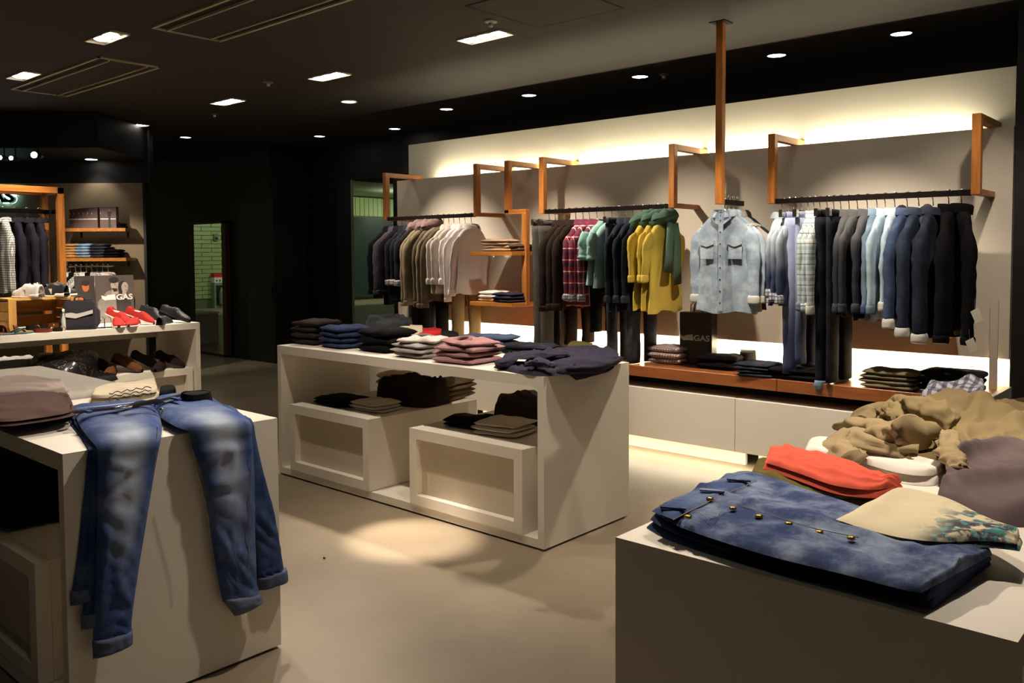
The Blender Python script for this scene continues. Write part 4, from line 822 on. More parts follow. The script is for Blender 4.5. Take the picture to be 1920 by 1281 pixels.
lay('shirt', 'navy and white checked shirt bundle beyond the khaki jacket', 'shirt', [((1722, 768), (1740, 750)), ((1770, 772), (1785, 748)), ((1810, 778), (1825, 748)), ((1845, 780), (1848, 756))], Z3, .085, NCHK, seed=49, wr=.014, nu=34, nv=36, folds=[(.3, .2, .6, .9, .02, .03)])
lay('sweater', 'dark brown bundle at right edge beyond the khaki jacket', 'sweater', [((1845, 790), (1860, 765)), ((1900, 795), (1910, 768)), ((1980, 800), (1980, 770))], Z3, .05, fabric((70, 56, 44)), seed=50, wr=.015)

# ---- central table top
def T1(u, v, z=H, dz=0): p = az(u, v, z); return (p.x, p.y, p.z + dz)
stack(T1(592, 644), R(5), .27, .26, .042, 4, fabric((50, 40, 42)), 'dark brown folded trousers at middle table left end', 'trousers', 'trousers', 1, amp=.007)
stack(T1(652, 650), R(-4), .29, .28, .036, 4, denim((38, 48, 78)), 'navy folded jeans beside the brown trousers', 'jeans', 'jeans', 2, amp=.006)
stack(T1(728, 657), R(4), .31, .29, .048, 3, BLK, 'black folded trousers on the middle table', 'trousers', 'trousers', 3, amp=.006)
lay('jeans', 'grey-blue crumpled jeans behind the navy jeans stack', 'jeans', [((680, 640), (690, 620)), ((710, 640), (720, 618)), ((740, 638), (755, 622)), ((770, 636), (775, 626))], H, .13, GDEN, seed=51, wr=.014, folds=[(.2, .2, .8, .7, .03, .03)])
lay('sweater', 'cream knit bundle behind the black trousers', 'sweater', [((738, 645), (745, 632)), ((765, 648), (770, 630)), ((795, 646), (795, 636))], H, .10, CRM, seed=52, wr=.01)
lay('tee_shirt', 'bright red folded tee between black trousers and grey jackets', 't-shirt', [((782, 648), (790, 636)), ((805, 650), (815, 634)), ((828, 648), (830, 638))], H, .085, fabric((190, 34, 36)), seed=53)
lay('tee_shirt', 'black folded tee next to the red tee', 't-shirt', [((815, 652), (820, 636)), ((840, 652), (845, 634)), ((862, 650), (860, 640))], H, .07, BLK, seed=54)
z = stack(T1(793, 668), R(2), .29, .29, .03, 3, fabric((150, 144, 140)), 'grey folded sweatshirts on the middle table', 'sweater', 'sweater', 5, amp=.009)
stack(T1(798, 668, H, .09), R(20), .27, .26, .03, 1, fabric((190, 182, 176)), 'pale grey hooded sweatshirt lying on the grey sweatshirt stack', 'sweater', 'sweater', 55, amp=.012, collar=fabric((120, 114, 112)))
stack(T1(878, 678), R(-3), .33, .30, .034, 3, fabric((150, 112, 112)), 'dusty pink folded cardigans on the middle table', 'cardigan', 'cardigan', 6, amp=.009)
stack(T1(884, 678, H, .102), R(-14), .33, .26, .03, 1, fabric((158, 118, 118)), 'dusty pink cardigan draped over the pink stack', 'cardigan', 'cardigan', 56, amp=.014, collar=fabric((138, 100, 100)))
stack(T1(915, 653), R(6), .40, .22, .03, 3, MDEN, 'blue folded jeans at the back of the middle table', 'jeans', 'jeans', 7, amp=.006)
stack(T1(995, 662), R(6), .36, .22, .03, 2, DKD, 'dark folded jeans behind the navy jacket', 'jeans', 'jeans', 8, amp=.006)
NVJ = fabric((48, 44, 60), 'navy_jersey', .12)
t = lay('jacket', 'navy jersey jacket sprawled over the right end of the middle table', 'jacket', [((925, 690), (950, 672)), ((965, 700), (985, 664)), ((1010, 706), (1030, 660)), ((1060, 704), (1075, 656)), ((1115, 697), (1120, 655)), ((1158, 684), (1160, 664))], H, .035, NVJ, seed=61, wr=.013, wf=(6, 6), nu=40, nv=60, folds=[(.1, .1, .6, .45, .03, .03), (.7, .3, .3, .7, .025, .025), (.2, .75, .8, .9, .02, .02)])
navyj = t
wtube(t, [az(930, 684, H + .03), az(965, 676, H + .05), az(1010, 670, H + .06), az(1055, 664, H + .06)], [(.022, .05), (.03, .06), (.03, .065), (.02, .05)], NVJ, 'sleeve', 13)
wtube(t, [az(1050, 696, H + .04), az(1090, 692, H + .055), az(1130, 682, H + .05), az(1160, 672, H + .03)], [(.02, .045), (.03, .06), (.03, .055), (.02, .04)], NVJ, 'sleeve', 15)
wtube(t, [az(985, 684, H + .05), az(1010, 680, H + .065), az(1040, 686, H + .055)], [(.015, .03), (.022, .04), (.015, .03)], fabric((62, 57, 74), 'navy_lining', .1), 'collar', 17)
xe = -2.774
rows = [(Vector((xe - .16, 3.56, H + .03)), Vector((xe - .16, 3.98, H + .03)), UPV), (Vector((xe - .04, 3.53, H + .028)), Vector((xe - .04, 4.0, H + .028)), UPV), (Vector((xe + .012, 3.55, H - .005)), Vector((xe + .012, 3.98, H - .005)), (1, 0, .5)), (Vector((xe + .014, 3.62, H - .045)), Vector((xe + .014, 3.9, H - .03)), (1, 0, 0))]
drape([(a - t.location, b - t.location, n) for a, b, n in rows], .03, 63, 30, 24, .008, (8, 8), (.1, .2)).build('overhanging_sleeve', NVJ, t, True)
MB().obox(az(978, 676, H + .075) - t.location, (.02, .008, 0), (-.006, .014, .002), (0, 0, .001)).build('care_label', IVORY, t)
lay('scarf', 'thin olive strip behind the navy jacket', 'scarf', [((1062, 655), (1068, 650)), ((1090, 656), (1095, 650)), ((1112, 657), (1112, 652))], H, .035, OLV, seed=64)
# ---- inside the central table
stack(T1(640, 758, ZB), R(4), .34, .24, .028, 2, BLK, 'black folded tees in the left white box', 't-shirt', 'tee_shirt', 9)
stack(T1(706, 768, ZB), R(2), .29, .24, .02, 3, fabric((200, 190, 172), 'ecru_cotton', .05), 'ecru folded tees in the left white box', 't-shirt', 'tee_shirt', 10, layers=1)
lay('jacket', 'dark brown crumpled jacket on the left white box', 'jacket', [((705, 752), (715, 738)), ((750, 762), (760, 738)), ((800, 765), (812, 738)), ((842, 756), (845, 742))], ZB, .14, BRN, seed=66, wr=.02, nu=34, nv=40, folds=[(.2, .2, .8, .5, .03, .03), (.7, .6, .2, .9, .03, .03)])
stack(T1(845, 745, ZB), R(8), .22, .36, .032, 4, fabric((112, 94, 70)), 'khaki-brown folded knits on the left white box', 'sweater', 'sweater', 11, amp=.006)
stack(T1(748, 735, ZB), R(3), .3, .2, .05, 3, CRM, 'cream folded tees at the back of left white box', 't-shirt', 'tee_shirt', 12)
stack(T1(890, 800, ZB), R(10), .34, .22, .028, 2, BLK, 'black folded trousers in the right white box', 'trousers', 'trousers', 13, amp=.007)
stack(T1(948, 812, ZB), R(2), .30, .26, .026, 3, fabric((200, 190, 172), 'ecru_cotton', .05), 'ecru folded tees in the right white box', 't-shirt', 'tee_shirt', 14, layers=1)
lay('jacket', 'dark green-brown jacket on the right white box', 'jacket', [((925, 790), (935, 770)), ((960, 795), (968, 765)), ((1000, 800), (1010, 765)), ((1030, 795), (1035, 772))], ZB, .12, fabric((52, 46, 38)), seed=68, wr=.015, folds=[(.2, .2, .8, .6, .03, .03)])

# ---- on the bench
ZN = .693
def NB(u, v): p = az(u, v, ZN); return (p.x, p.y, p.z)
stack(NB(1258, 680), R(-3), .29, .26, .044, 3, PCHK, 'rose checked folded shirts on the wooden bench', 'shirt', 'shirt', 15, amp=.006)
stack(NB(1352, 690), R(3), .32, .26, .05, 2, BLK, 'black folded sweaters on the bench beside the bag', 'sweater', 'sweater', 16, amp=.006)
lay('beanie', 'round black knit beanie behind the black sweaters on bench', 'hat', [((1385, 690), (1388, 678)), ((1400, 692), (1405, 676)), ((1418, 688), (1418, 680))], ZN, .11, CHA, seed=70)
stack(NB(1424, 703), R(4), .26, .28, .022, 4, DDEN, 'dark blue folded jeans in the middle of the bench', 'jeans', 'jeans', 17, amp=.005)
stack(NB(1500, 710), R(2), .36, .26, .04, 2, BLK, 'black folded trousers below the light blue jeans', 'trousers', 'trousers', 18, amp=.006)
stack(NB(1674, 726), R(-4), .34, .26, .028, 4, fabric((112, 102, 78)), 'khaki folded trousers on the right of the bench', 'trousers', 'trousers', 19, amp=.006)
stack(NB(1785, 732), R(3), .36, .26, .042, 3, DKD, 'blackish folded jeans at the right bench end', 'jeans', 'jeans', 20, amp=.006)
p = ay(1309, 640, 5.82); t = thing('shopping_bag', 'dark brown paper bag with white logo standing on bench', 'bag', (p.x, 5.82, ZN), R(3))
BAGM = plain('bag_paper', (44, 32, 27), .35, bmp=.3, bs=12)
B(-.135, .135, -.05, .05, 0, .40).build('body', BAGM, t, bevel=.006)
for s in (-1, 1): MB().tube([(-.05, s * .03, .39), (-.045, s * .03, .46), (0, s * .03, .49), (.045, s * .03, .46), (.05, s * .03, .39)], .004, 6).build('handle', BLKPL, t, True)
INK = plain('logo_ivory', (206, 200, 186), .6, var=0)
text_mesh('GAS', .062, INK, t, (-.012, -.053, .185), (1, 0, 0), (0, 0, 1), (0, -1, 0), .001, 'lettering', 1.15, .0012)
WAVE = [(0, .04), (.03, .028), (.05, .040), (.105, .046), (.112, .0), (.05, .0), (.03, -.004), (.008, .012)]
MB().prism([(a, b) for a, b in WAVE], (-.125, -.053, .185), (1, 0, 0), (0, 0, 1), (0, -1, 0), .001).build('logo_mark', INK, t)
# ---- on the little wall shelves
stack(tuple(ay(940, 466, 5.55).xy) + (1.565,), R(4), .30, .24, .026, 4, fabric((180, 152, 124)), 'beige folded tees on the upper small wall shelf', 't-shirt', 'tee_shirt', 21, amp=.006)
stack((-4.88, 5.6, 1.565), R(-4), .14, .26, .03, 2, fabric((84, 64, 48)), 'brown folded tees beside the beige ones on upper shelf', 't-shirt', 'tee_shirt', 22)
stack((-5.13, 5.58, 1.125), R(6), .30, .26, .03, 3, fabric((224, 216, 212), 'white_cotton', .05), 'white folded shirts on the lower small wall shelf', 'shirt', 'shirt', 23, amp=.006)
stack((-4.92, 5.52, 1.125), R(-2), .24, .24, .028, 3, NVJ, 'navy folded shirts on the lower small wall shelf', 'shirt', 'shirt', 24, amp=.006)

p = az(608, 1048, 0); t = thing('lint_scrap', 'tiny dark scrap lying on the floor before the middle table', 'scrap', p)
MB().grid(lambda u, v: ((.008 + .003 * nz(u * 5, v * 5)) * math.cos(2 * math.pi * u) * math.sin(math.pi * v), .006 * math.sin(2 * math.pi * u) * math.sin(math.pi * v), .005 - .005 * math.cos(math.pi * v)), 10, 6, True).build('scrap', BLKPL, t, True)

# ------------------------------------------------------------------ shoe table
def shoe(lab, u, xrow, deg, z, upper_m, sole_m, kind='loafer', group=None, laces=None, inner=None, name='shoe', flip=1, tilt=0, k3=1.15):
    L = .285; ang = YAW + R(deg); c = ax(u, 600, xrow)   # image column u on the row xrow; deg turns the toe from image-right
    t = thing(name, lab, 'shoe', (c.x, c.y, z + (math.sin(R(tilt)) * L * k3 / 2 if tilt else 0)), ang, group); t.rotation_euler = (0, R(tilt), ang); t.scale = (1.08, 1.08, k3)
    W = [(0, .026), (.06, .033), (.2, .034), (.4, .034), (.6, .043), (.75, .047), (.88, .042), (.96, .027), (1, .012)]
    top_ = {'loafer': [(0, .062), (.08, .075), (.2, .064), (.38, .055), (.5, .068), (.62, .062), (.78, .048), (.92, .036), (1, .024)], 'oxford': [(0, .068), (.08, .082), (.2, .074), (.36, .078), (.5, .080), (.62, .062), (.78, .048), (.92, .040), (1, .026)]}[kind]
    def lu(tab, x):
        for (x0, y0), (x1, y1) in zip(tab, tab[1:]):
            if x0 <= x <= x1: f = (x - x0) / (x1 - x0); f = f * f * (3 - 2 * f); return y0 + (y1 - y0) * f
        return tab[-1][1]
    def off(x): return .012 * math.sin(x * 2.6) * flip
    MB().grid(lambda u, v: (L * (v - .5) * 1.02, off(v) + lu(W, v) * 1.1 * math.cos(2 * math.pi * u), (.013 + (.012 if v < .3 and kind == 'oxford' else 0)) * (.5 + .5 * max(-1, min(1, 1.6 * math.sin(2 * math.pi * u))))), 20, 26, True).build('sole', sole_m, t, True)
    def up_(u, v):
        h = lu(top_, v); w_ = lu(W, v); a_ = math.pi * u; cs, sn = math.cos(a_), math.sin(a_)
        e = abs(cs) ** .7; zz_ = .012 + (h - .012) * (sn ** .6 if sn > 0 else 0)
        k = 1 - .35 * (zz_ / .08) ** 1.5
        if kind == 'loafer' and .06 < v < .47 and sn > .86: zz_ = .012 + (h - .012) * (.86 ** .6) - .018 * min(1, (sn - .86) * 12)
        if kind == 'oxford' and .05 < v < .36 and sn > .86: zz_ = .012 + (h - .012) * (.86 ** .6) - .02 * min(1, (sn - .86) * 12)
        return (L * (v - .5), off(v) + math.copysign(e, cs) * w_ * k, zz_)
    MB().grid(up_, 28, 36).build('upper', upper_m, t, True)
    x1 = .46 if kind == 'loafer' else .35
    MB().grid(lambda u, v: (L * (.07 + (x1 - .08) * v - .5), off(v * .4) + (u - .5) * .042, .046 + .012 * v), 4, 8).build('insole', inner or upper_m, t, True)
    if laces:
        for k in range(4): x = L * (.40 + .055 * k - .5); MB().tube([(x, -.02, .074 - .007 * k), (x + .008, 0, .083 - .007 * k), (x, .02, .074 - .007 * k)], .0024, 6).build('lace', laces, t, True)
    return t
REDS = fabric((158, 44, 38), 'red_canvas', .1); BLS = plain('black_suede', (22, 22, 25), .6, bmp=.2); BRS2 = fabric((92, 58, 32), 'brown_suede', .25); DKS = fabric((40, 26, 26), 'dark_suede', .2); SOLW = plain('white_sole', (218, 208, 196), .6); SOLK = plain('black_sole', (14, 13, 14), .6)
shoe('red canvas slip-on, farthest of the red shoes on shoe table', 222, -7.83, -30, H, REDS, SOLW, 'loafer', 'red slip-on shoes', inner=PNK, tilt=17)
shoe('red canvas slip-on with toe pointing to the black shoes', 262, -7.72, -18, H, REDS, SOLW, 'loafer', 'red slip-on shoes', inner=PNK, tilt=17)
shoe('red canvas slip-on standing beside the folded black straps', 219, -7.64, -62, H, REDS, SOLW, 'loafer', 'red slip-on shoes', inner=PNK)
shoe('red canvas slip-on, nearest, seen from its toe', 248, -7.62, -80, H, REDS, SOLW, 'loafer', 'red slip-on shoes', inner=PNK)
shoe('black lace-up shoe, right one, toe at table end', 328, -7.68, -12, H, BLS, SOLK, 'oxford', 'black lace-up shoes', CHROME, tilt=17)
shoe('black lace-up shoe behind, left one of the pair', 286, -7.86, -25, H, BLS, SOLK, 'oxford', 'black lace-up shoes', BLKPL, tilt=17)
shoe('black shoe seen heel-on before the lace-up pair', 309, -7.62, 95, H, BLS, SOLK, 'loafer', 'black lace-up shoes')
ZL = .487
shoe('brown suede shoe, seen toe-on, under the shoe table', 203, -7.7, -75, ZL, BRS2, SOLK, 'oxford', 'brown suede shoes', BRS2)
shoe('brown suede shoe lying sideways toward the black shoes', 236, -7.72, -15, ZL, BRS2, SOLK, 'oxford', 'brown suede shoes', BRS2, tilt=17)
shoe('dark brown shoe behind the brown suede pair', 184, -7.92, -30, ZL, DKS, SOLK, 'loafer', 'brown suede shoes', tilt=17)
shoe('dark suede shoe at the right end under the shoe table', 316, -7.72, -15, ZL, DKS, SOLK, 'loafer', 'dark suede shoes', tilt=17)
shoe('black suede shoe with raised heel under the shoe table', 268, -7.9, -22, ZL, BLS, SOLK, 'loafer', 'dark suede shoes', tilt=17)
shoe('small dark shoe seen toe-on between the suede shoes', 295, -7.66, -80, ZL, DKS, SOLK, 'loafer', 'dark suede shoes')
# crate
cp = ax(78, 600, -7.80); t = thing('wooden_crate', 'open pine crate on its side holding belts, on shoe table', 'crate', (-7.86, cp.y - .03, H), R(94))
cw, cdp, ch = .25, .17, .28
for z_ in (0, ch - .014):
    for k in range(3): B(-cw, cw, -cdp + k * .115, -cdp + .11 + k * .115, z_, z_ + .014).build('plank', CRATEW, t)
for s in (-1, 1):
    for k in range(3): B(s * cw - .007, s * cw + .007, -cdp, cdp, .016 + k * .08, .09 + k * .08).build('plank', CRATEW, t)
    for yy in (-cdp - .012, cdp - .012): B(s * cw - .03, s * cw + .03, yy, yy + .014, 0, ch).build('corner_post', wood('crate_pine_z', (196, 146, 72), 2, .7, .6, 5), t)
for k in range(2): B(-cw, cw, cdp - .004, cdp + .008, .03 + k * .12, .12 + k * .12).build('back_plank', CRATEW, t)
zc_ = H + ch
def sneaker_at(lab, u, v, ang, m, s2):
    p = ax(u, v, -7.78 if v > 547 else -7.9)
    t = shoe(lab, u, -7.8, 0, zc_, m, s2, 'oxford', 'sneakers on the crate', CHROME, k3=1.5); t.location = (p.x, p.y, zc_); t.rotation_euler.z = ang
    for s in (-1, 1): B(-.03, .05, s * .041 - .002, s * .041 + .002, .018, .048).build('side_stripe', SOLW if m is BLS else LGR, t)
sneaker_at('white and grey sneaker, left on top of crate', 52, 549, R(200), fabric((206, 202, 196), 'white_mesh', .1), SOLW)
sneaker_at('grey sneaker half hidden behind the white sneaker on crate', 70, 546, R(170), LGR, SOLW)
sneaker_at('black and silver sneaker, right on top of crate', 100, 549, R(200), BLS, SOLW)
sneaker_at('black sneaker behind the silver one on crate', 115, 546, R(110), BLS, SOLW)
# belts
def belt(lab, u, v, m, r=.06, wd=.03, turns=1.6, buckle=GOLDM, z=H, cat='belt'):
    p = ax(u, 600, v); p.z = z + .014 * (v < -7.65); t = thing('coiled_belt', lab, cat, p, random.uniform(0, 6), 'coiled belts'); n = int(turns * 22)
    def fn(uu, vv): a = 2 * math.pi * turns * uu; rr = r * (.55 + .45 * uu); return (rr * math.cos(a), rr * math.sin(a), .001 + wd * vv)
    mb = MB(); mb.grid(fn, n, 2); mb.grid(lambda uu, vv: (lambda q: (q[0] * .93, q[1] * .93, q[2]))(fn(1 - uu, vv)), n, 2); mb.build('strap', m, t, True)
    e = Vector(fn(1, .5)); MB().tube([e + Vector((0, .022 * math.cos(a), .022 * math.sin(a))) for a in [R(40 * k) for k in range(10)]], .004, 6).build('buckle', buckle, t, True); return t
LBR = fabric((96, 50, 30), 'brown_leather', .12); LBK = fabric((32, 26, 26), 'dark_leather', .12)
belt('black belt coiled inside the crate, left', 62, -7.74, LBK, .06, .035); belt('dark belt coiled inside the crate, middle', 80, -7.78, LBK, .05, .04); belt('red-brown belt with brass buckle inside the crate', 100, -7.74, LBR, .055, .045, buckle=GOLDM)
belt('brown belt coiled at table front before the crate', 78, -7.60, LBR, .075, .028, buckle=CHROME); belt('small dark belt coil right of the brown belt', 108, -7.59, LBK, .045, .03)
p = az(12, 618, H)
for i, (u, v) in enumerate(((-6, 606), (14, 612))):
    p = ax(u, 600, -7.66); p.z = H; t = thing('leather_sandal', ['left', 'right'][i] + ' brown leather sandal at left edge of shoe table', 'sandal', p, R(100 + 20 * i), 'brown leather sandals')
    MB().grid(lambda u_, v_: (.13 * (2 * v_ - 1), .042 * math.cos(2 * math.pi * u_) * math.sin(math.pi * min(.97, max(.08, v_))) ** .4, .010 + .009 * math.sin(2 * math.pi * u_)), 16, 14, True).build('sole', LBR, t, True)
    for k in (-.04, .05): MB().grid(lambda u_, v_: (k + .035 * (v_ - .5), .045 * math.cos(math.pi * u_), .015 + .06 * math.sin(math.pi * u_)), 14, 3).build('strap', LBR, t, True)
p = ax(30, 600, -7.57); p.z = H; t = thing('flip_flop', 'dark teal flip-flop lying at the shoe table front edge', 'sandal', p, R(95))
TEAL = plain('teal_rubber', (24, 66, 62), .6)
MB().grid(lambda u_, v_: (.13 * (2 * v_ - 1), .043 * math.cos(2 * math.pi * u_) * math.sin(math.pi * min(.97, max(.08, v_))) ** .4, .008 + .007 * math.sin(2 * math.pi * u_)), 16, 14, True).build('sole', TEAL, t, True)
for s in (-1, 1): MB().tube([(.07, 0, .016), (.03, s * .03, .045), (-.03, s * .038, .016)], .006, 6).build('thong', TEAL, t, True)
# backpack
p = ax(150, 600, -7.63); t = thing('backpack', 'dark grey backpack with white wave emblem on shoe table', 'bag', (p.x, p.y, H), R(64))
BPM = fabric((52, 50, 56), 'backpack_nylon', .08)
MB().grid(lambda u, v: (lambda cx, sy: (.128 * cx * (1 - .12 * v ** 3) , .06 * sy * (1 - .2 * v), .25 * math.sin(v * math.pi / 2) * 1.0))(*superell(2 * math.pi * u, .55)), 36, 20, True).build('body', BPM, t, True)
MB().lathe([(.0, .25), (.05, .248)], 12).build('top_patch', BPM, t, True)
MB().grid(lambda u, v: (.118 * (2 * u - 1), -.062 - .012 * math.sin(math.pi * u) ** .4 * math.sin(math.pi * v) ** .4, .015 + .12 * v), 14, 10).build('front_pocket', BPM, t, True)
MB().prism([(-.105, .02), (-.03, .005), (.105, .045), (.105, .075), (.03, .055), (-.02, .045), (-.06, .055), (-.105, .05)], (0, -.074, .095), (1, 0, 0), (0, 0, 1), (0, -1, 0), .006).build('wave_emblem', fabric((196, 192, 184), 'emblem_grey', .05), t)
MB().tube([(-.04, 0, .24), (-.035, 0, .275), (0, 0, .285), (.035, 0, .275), (.04, 0, .24)], .007, 8).build('handle', BPM, t, True)
for s in (-1, 1): MB().tube([(s * .09, .04, .22), (s * .14, .05, .15), (s * .14, .03, .05), (s * .11, .02, .01)], [(.018, .005)] * 4, 8).build('strap', BPM, t, True)
p = ax(119, 600, -7.62); p.z = H; t = thing('keychain_bottle', 'small clear bottle charm between crate and backpack', 'bottle', p)
MB().lathe([(.014, 0), (.018, .01), (.016, .10), (.008, .13), (.008, .15)], 14).build('body', plain('cloudy_glass', (190, 188, 182), .15), t, True); MB().lathe([(.011, .15), (.011, .18), (.002, .185)], 12).build('cap', IVORY, t, True)
for i, u in enumerate((190, 202)):
    p = ax(u, 600, -7.60); p.z = H; t = thing('leather_loop', ['left', 'right'][i] + ' upright folded black leather strap before the poster', 'belt', p, R(60), 'folded black straps'); MB().grid(lambda a, b: (.028 * math.cos(math.pi * a) * 1.0, (b - .5) * .035, .10 * math.sin(math.pi * a) ** .5 + .001), 16, 3).build('strap', LBK, t, True); B(-.034, .034, -.02, .02, 0, .008).build('base_fold', LBK, t)
p = ax(181, 600, -7.60); p.z = H; t = thing('key_chain', 'thin chrome chain lying beside the backpack', 'chain', p)
for k in range(9): MB().tube([Vector((.004 * k - .02, .012 * math.cos(a) + .01 * k, .006 + .004 * math.sin(a) + (.012 * (8 - k) if k < 4 else 0))) for a in [R(60 * j) for j in range(7)]], .0022, 5).build('link', CHROME, t, True)
# posters standing at the back of the shoe table
def poster(lab, u0, u1, v0, v1, x, bg, name='poster_board'):
    a, b = ax(u0, v1, x), ax(u1, v1, x); zt_ = ax(u0, v0, x).z; zb_ = H
    t = thing(name, lab, 'poster', (x, (a.y + b.y) / 2, H), R(90)); w_, h_ = abs(b.y - a.y), zt_ - zb_
    B(-w_ / 2, w_ / 2, 0, .012, 0, h_).build('board', plain(name + '_paper_%d' % u0, bg, .4, var=.25, sc=3), t); return t, w_, h_
def flat(t, poly, m, lift=.002, name='print'): MB().prism(poly, (0, -lift, 0), (1, 0, 0), (0, 0, 1), (0, -1, 0), .0006).build(name, m, t)
def ell(cx, cz, rx, rz, n=18, a0=0): return [(cx + rx * math.cos(2 * math.pi * k / n + a0), cz + rz * math.sin(2 * math.pi * k / n + a0)) for k in range(n)]
SK1 = plain('print_grey_skin', (168, 154, 144), .6, var=.1, sc=20); HR = plain('print_dark_hair', (32, 28, 28), .6); JKT = plain('print_grey_coat', (134, 126, 120), .6, var=.3, sc=30); SKO = plain('print_orange_skin', (180, 96, 52), .6, var=.1, sc=20); DKC = plain('print_dark_coat', (52, 48, 48), .6, var=.3, sc=20); WHP = plain('print_white', (232, 228, 222), .5, var=0)
t, w_, h_ = poster('grey poster of a man in dark coat beside the logo poster', 142, 179, 518, 600, -8.16, (58, 52, 50))
flat(t, [(-.09, .0), (-.085, .22), (-.03, .30), (.03, .31), (.07, .25), (.08, 0)], DKC); flat(t, [(-.008, .30), (.02, .30), (.02, .36), (-.008, .36)], SKO, .0028); flat(t, ell(.006, h_ - .10, .032, .045), SKO, .003); flat(t, ell(.006, h_ - .065, .036, .028), HR, .0034); flat(t, [(-.06, .24), (-.03, .26), (.04, .14), (.06, .10), (.03, .09)], SKO, .0034)
t, w_, h_ = poster('grey fashion poster with two faces and white logo lettering', 181, 252, 517, 600, -8.14, (84, 76, 72))
flat(t, [(-w_ * .46, 0), (-w_ * .46, .2), (-w_ * .2, .30), (.0, .31), (w_ * .1, .2), (w_ * .1, 0)], JKT); flat(t, [(w_ * .05, 0), (w_ * .02, .22), (w_ * .12, .29), (w_ * .3, .28), (w_ * .42, .18), (w_ * .45, 0)], DKC, .0025)
flat(t, [(-.035, .27), (.03, .27), (.025, .34), (-.03, .34)], SK1, .003); flat(t, ell(-.005, h_ - .09, .036, .054), SK1, .0034); flat(t, ell(-.012, h_ - .045, .046, .03), HR, .0038); flat(t, [(-.035, h_ - .12), (.02, h_ - .125), (.022, h_ - .15), (-.01, h_ - .155)], HR, .004)
flat(t, ell(w_ * .24 - .012, h_ - .115, .045, .06), HR, .003); flat(t, [(w_ * .18, .24), (w_ * .3, .24), (w_ * .28, .32), (w_ * .2, .32)], SK1, .0032); flat(t, ell(w_ * .24 + .006, h_ - .115, .032, .05), SK1, .0036)
for cx in (.004, w_ * .24 + .018):
    flat(t, ell(cx - .006, h_ - .088 if cx < .02 else h_ - .105, .008, .0035, 8), HR, .0042); flat(t, [(cx + .008, h_ - .09 if cx < .02 else h_ - .105), (cx + .016, h_ - .112 if cx < .02 else h_ - .128), (cx + .006, h_ - .112 if cx < .02 else h_ - .128)], JKT, .0042); flat(t, ell(cx + .002, h_ - .132 if cx < .02 else h_ - .142, .011, .003, 8), DKC, .0044)
lz = ax(216, 562, -8.14).z - H
text_mesh('GAS', .072, WHP, t, (w_ * .02, -.006, lz), (1, 0, 0), (0, 0, 1), (0, -1, 0), .0006, 'lettering', 1.15, .002)
MB().prism([(a * 1.2 - .138, b * 1.15) for a, b in WAVE], (w_ * .02, -.006, lz), (1, 0, 0), (0, 0, 1), (0, -1, 0), .0008).build('logo_mark', WHP, t)
# lower shelf garments
def seq():
    t = NT('sequin_print'); s = t.sep(t.uv()); v = t.new('ShaderNodeTexVoronoi'); v.inputs['Scale'].default_value = 70; t.lk(t.obj(), v.inputs['Vector'])
    w_ = t.new('ShaderNodeTexVoronoi', feature='DISTANCE_TO_EDGE'); w_.inputs['Scale'].default_value = 9; t.lk(t.obj(), w_.inputs['Vector'])
    f = t.math('GREATER_THAN', w_.outputs['Distance'], .16); g_ = t.math('MULTIPLY', f, t.math('LESS_THAN', v.outputs['Distance'], .42))
    t.lk(g_, t.b.inputs['Metallic']); c = t.mix(g_, rgb(18, 16, 20), rgb(225, 215, 205)); m = t.out(c, .25); t.lk(g_, t.b.inputs['Metallic']); t.b.inputs['Roughness'].default_value = .3; return m
lay('sequin_top', 'black top with silver sequin lettering under the shoe table', 'top', [((55, 712), (62, 690)), ((90, 716), (100, 688)), ((140, 713), (150, 685)), ((185, 700), (188, 686))], ZL + .03, .15, seq(), seed=71, wr=.01, folds=[(.2, .2, .8, .7, .04, .03)])
lay('trousers', 'flat black trousers beneath the sequin top', 'trousers', [((20, 735), (40, 700)), ((100, 732), (110, 700)), ((180, 722), (180, 702)), ((222, 712), (215, 706))], ZL, .035, BLK, seed=72)
lay('tee_shirt', 'grey printed tee left of the sequin top', 't-shirt', [((-50, 725), (-30, 695)), ((0, 726), (10, 690)), ((50, 718), (58, 690)), ((68, 708), (66, 696))], ZL, .13, fabric((146, 144, 140), 'grey_jersey', .2), seed=73, wr=.01)
lay('tee_shirt', 'charcoal tee under the grey printed tee', 't-shirt', [((-50, 735), (-40, 705)), ((0, 735), (5, 702)), ((52, 727), (55, 705))], ZL, .05, CHA, seed=74)

# ------------------------------------------------------------------ left rack, wall shelves and sign
XRk = -8.78; pr = ax(112, 394.7, XRk); zr = pr.z; yR = ax(119, 394, XRk).y; zt_ = ax(117, 352, XRk).z
t = thing('garment_frame', 'orange-brown wooden garment frame behind the shoe table', 'clothes rail', (XRk, yR, 0))
B(-.03, .03, -.06, .0, 0, zt_).build('post', WOODZ, t, bevel=.002); B(-.03, .03, -1.9, 0, zt_ - .06, zt_).build('top_beam', WOODY, t, bevel=.002)
B(-.43, -.37, -.06, 0, 0, zt_).build('rear_post', WOODZ, t, bevel=.002); B(-.43, -.37, -1.9, 0, zt_ - .06, zt_).build('top_beam', WOODY, t, bevel=.002); B(-.43, .03, -.06, 0, zt_ - .06, zt_ - .001).build('cross_beam', WOODO, t)
B(-.03, .03, -1.9, -1.84, 0, zt_).build('post', WOODZ, t); B(-.43, -.37, -1.9, -1.84, 0, zt_).build('rear_post', WOODZ, t)
B(-.215, -.185, -1.84, -.06, zr - .03, zr + .012).build('rail', BLACKM, t, bevel=.002); B(-.40, 0, -.045, -.015, zr - .03, zr + .01).build('rail_support', BLACKM, t); B(-.40, 0, -1.885, -1.855, zr - .03, zr + .01).build('rail_support', BLACKM, t)
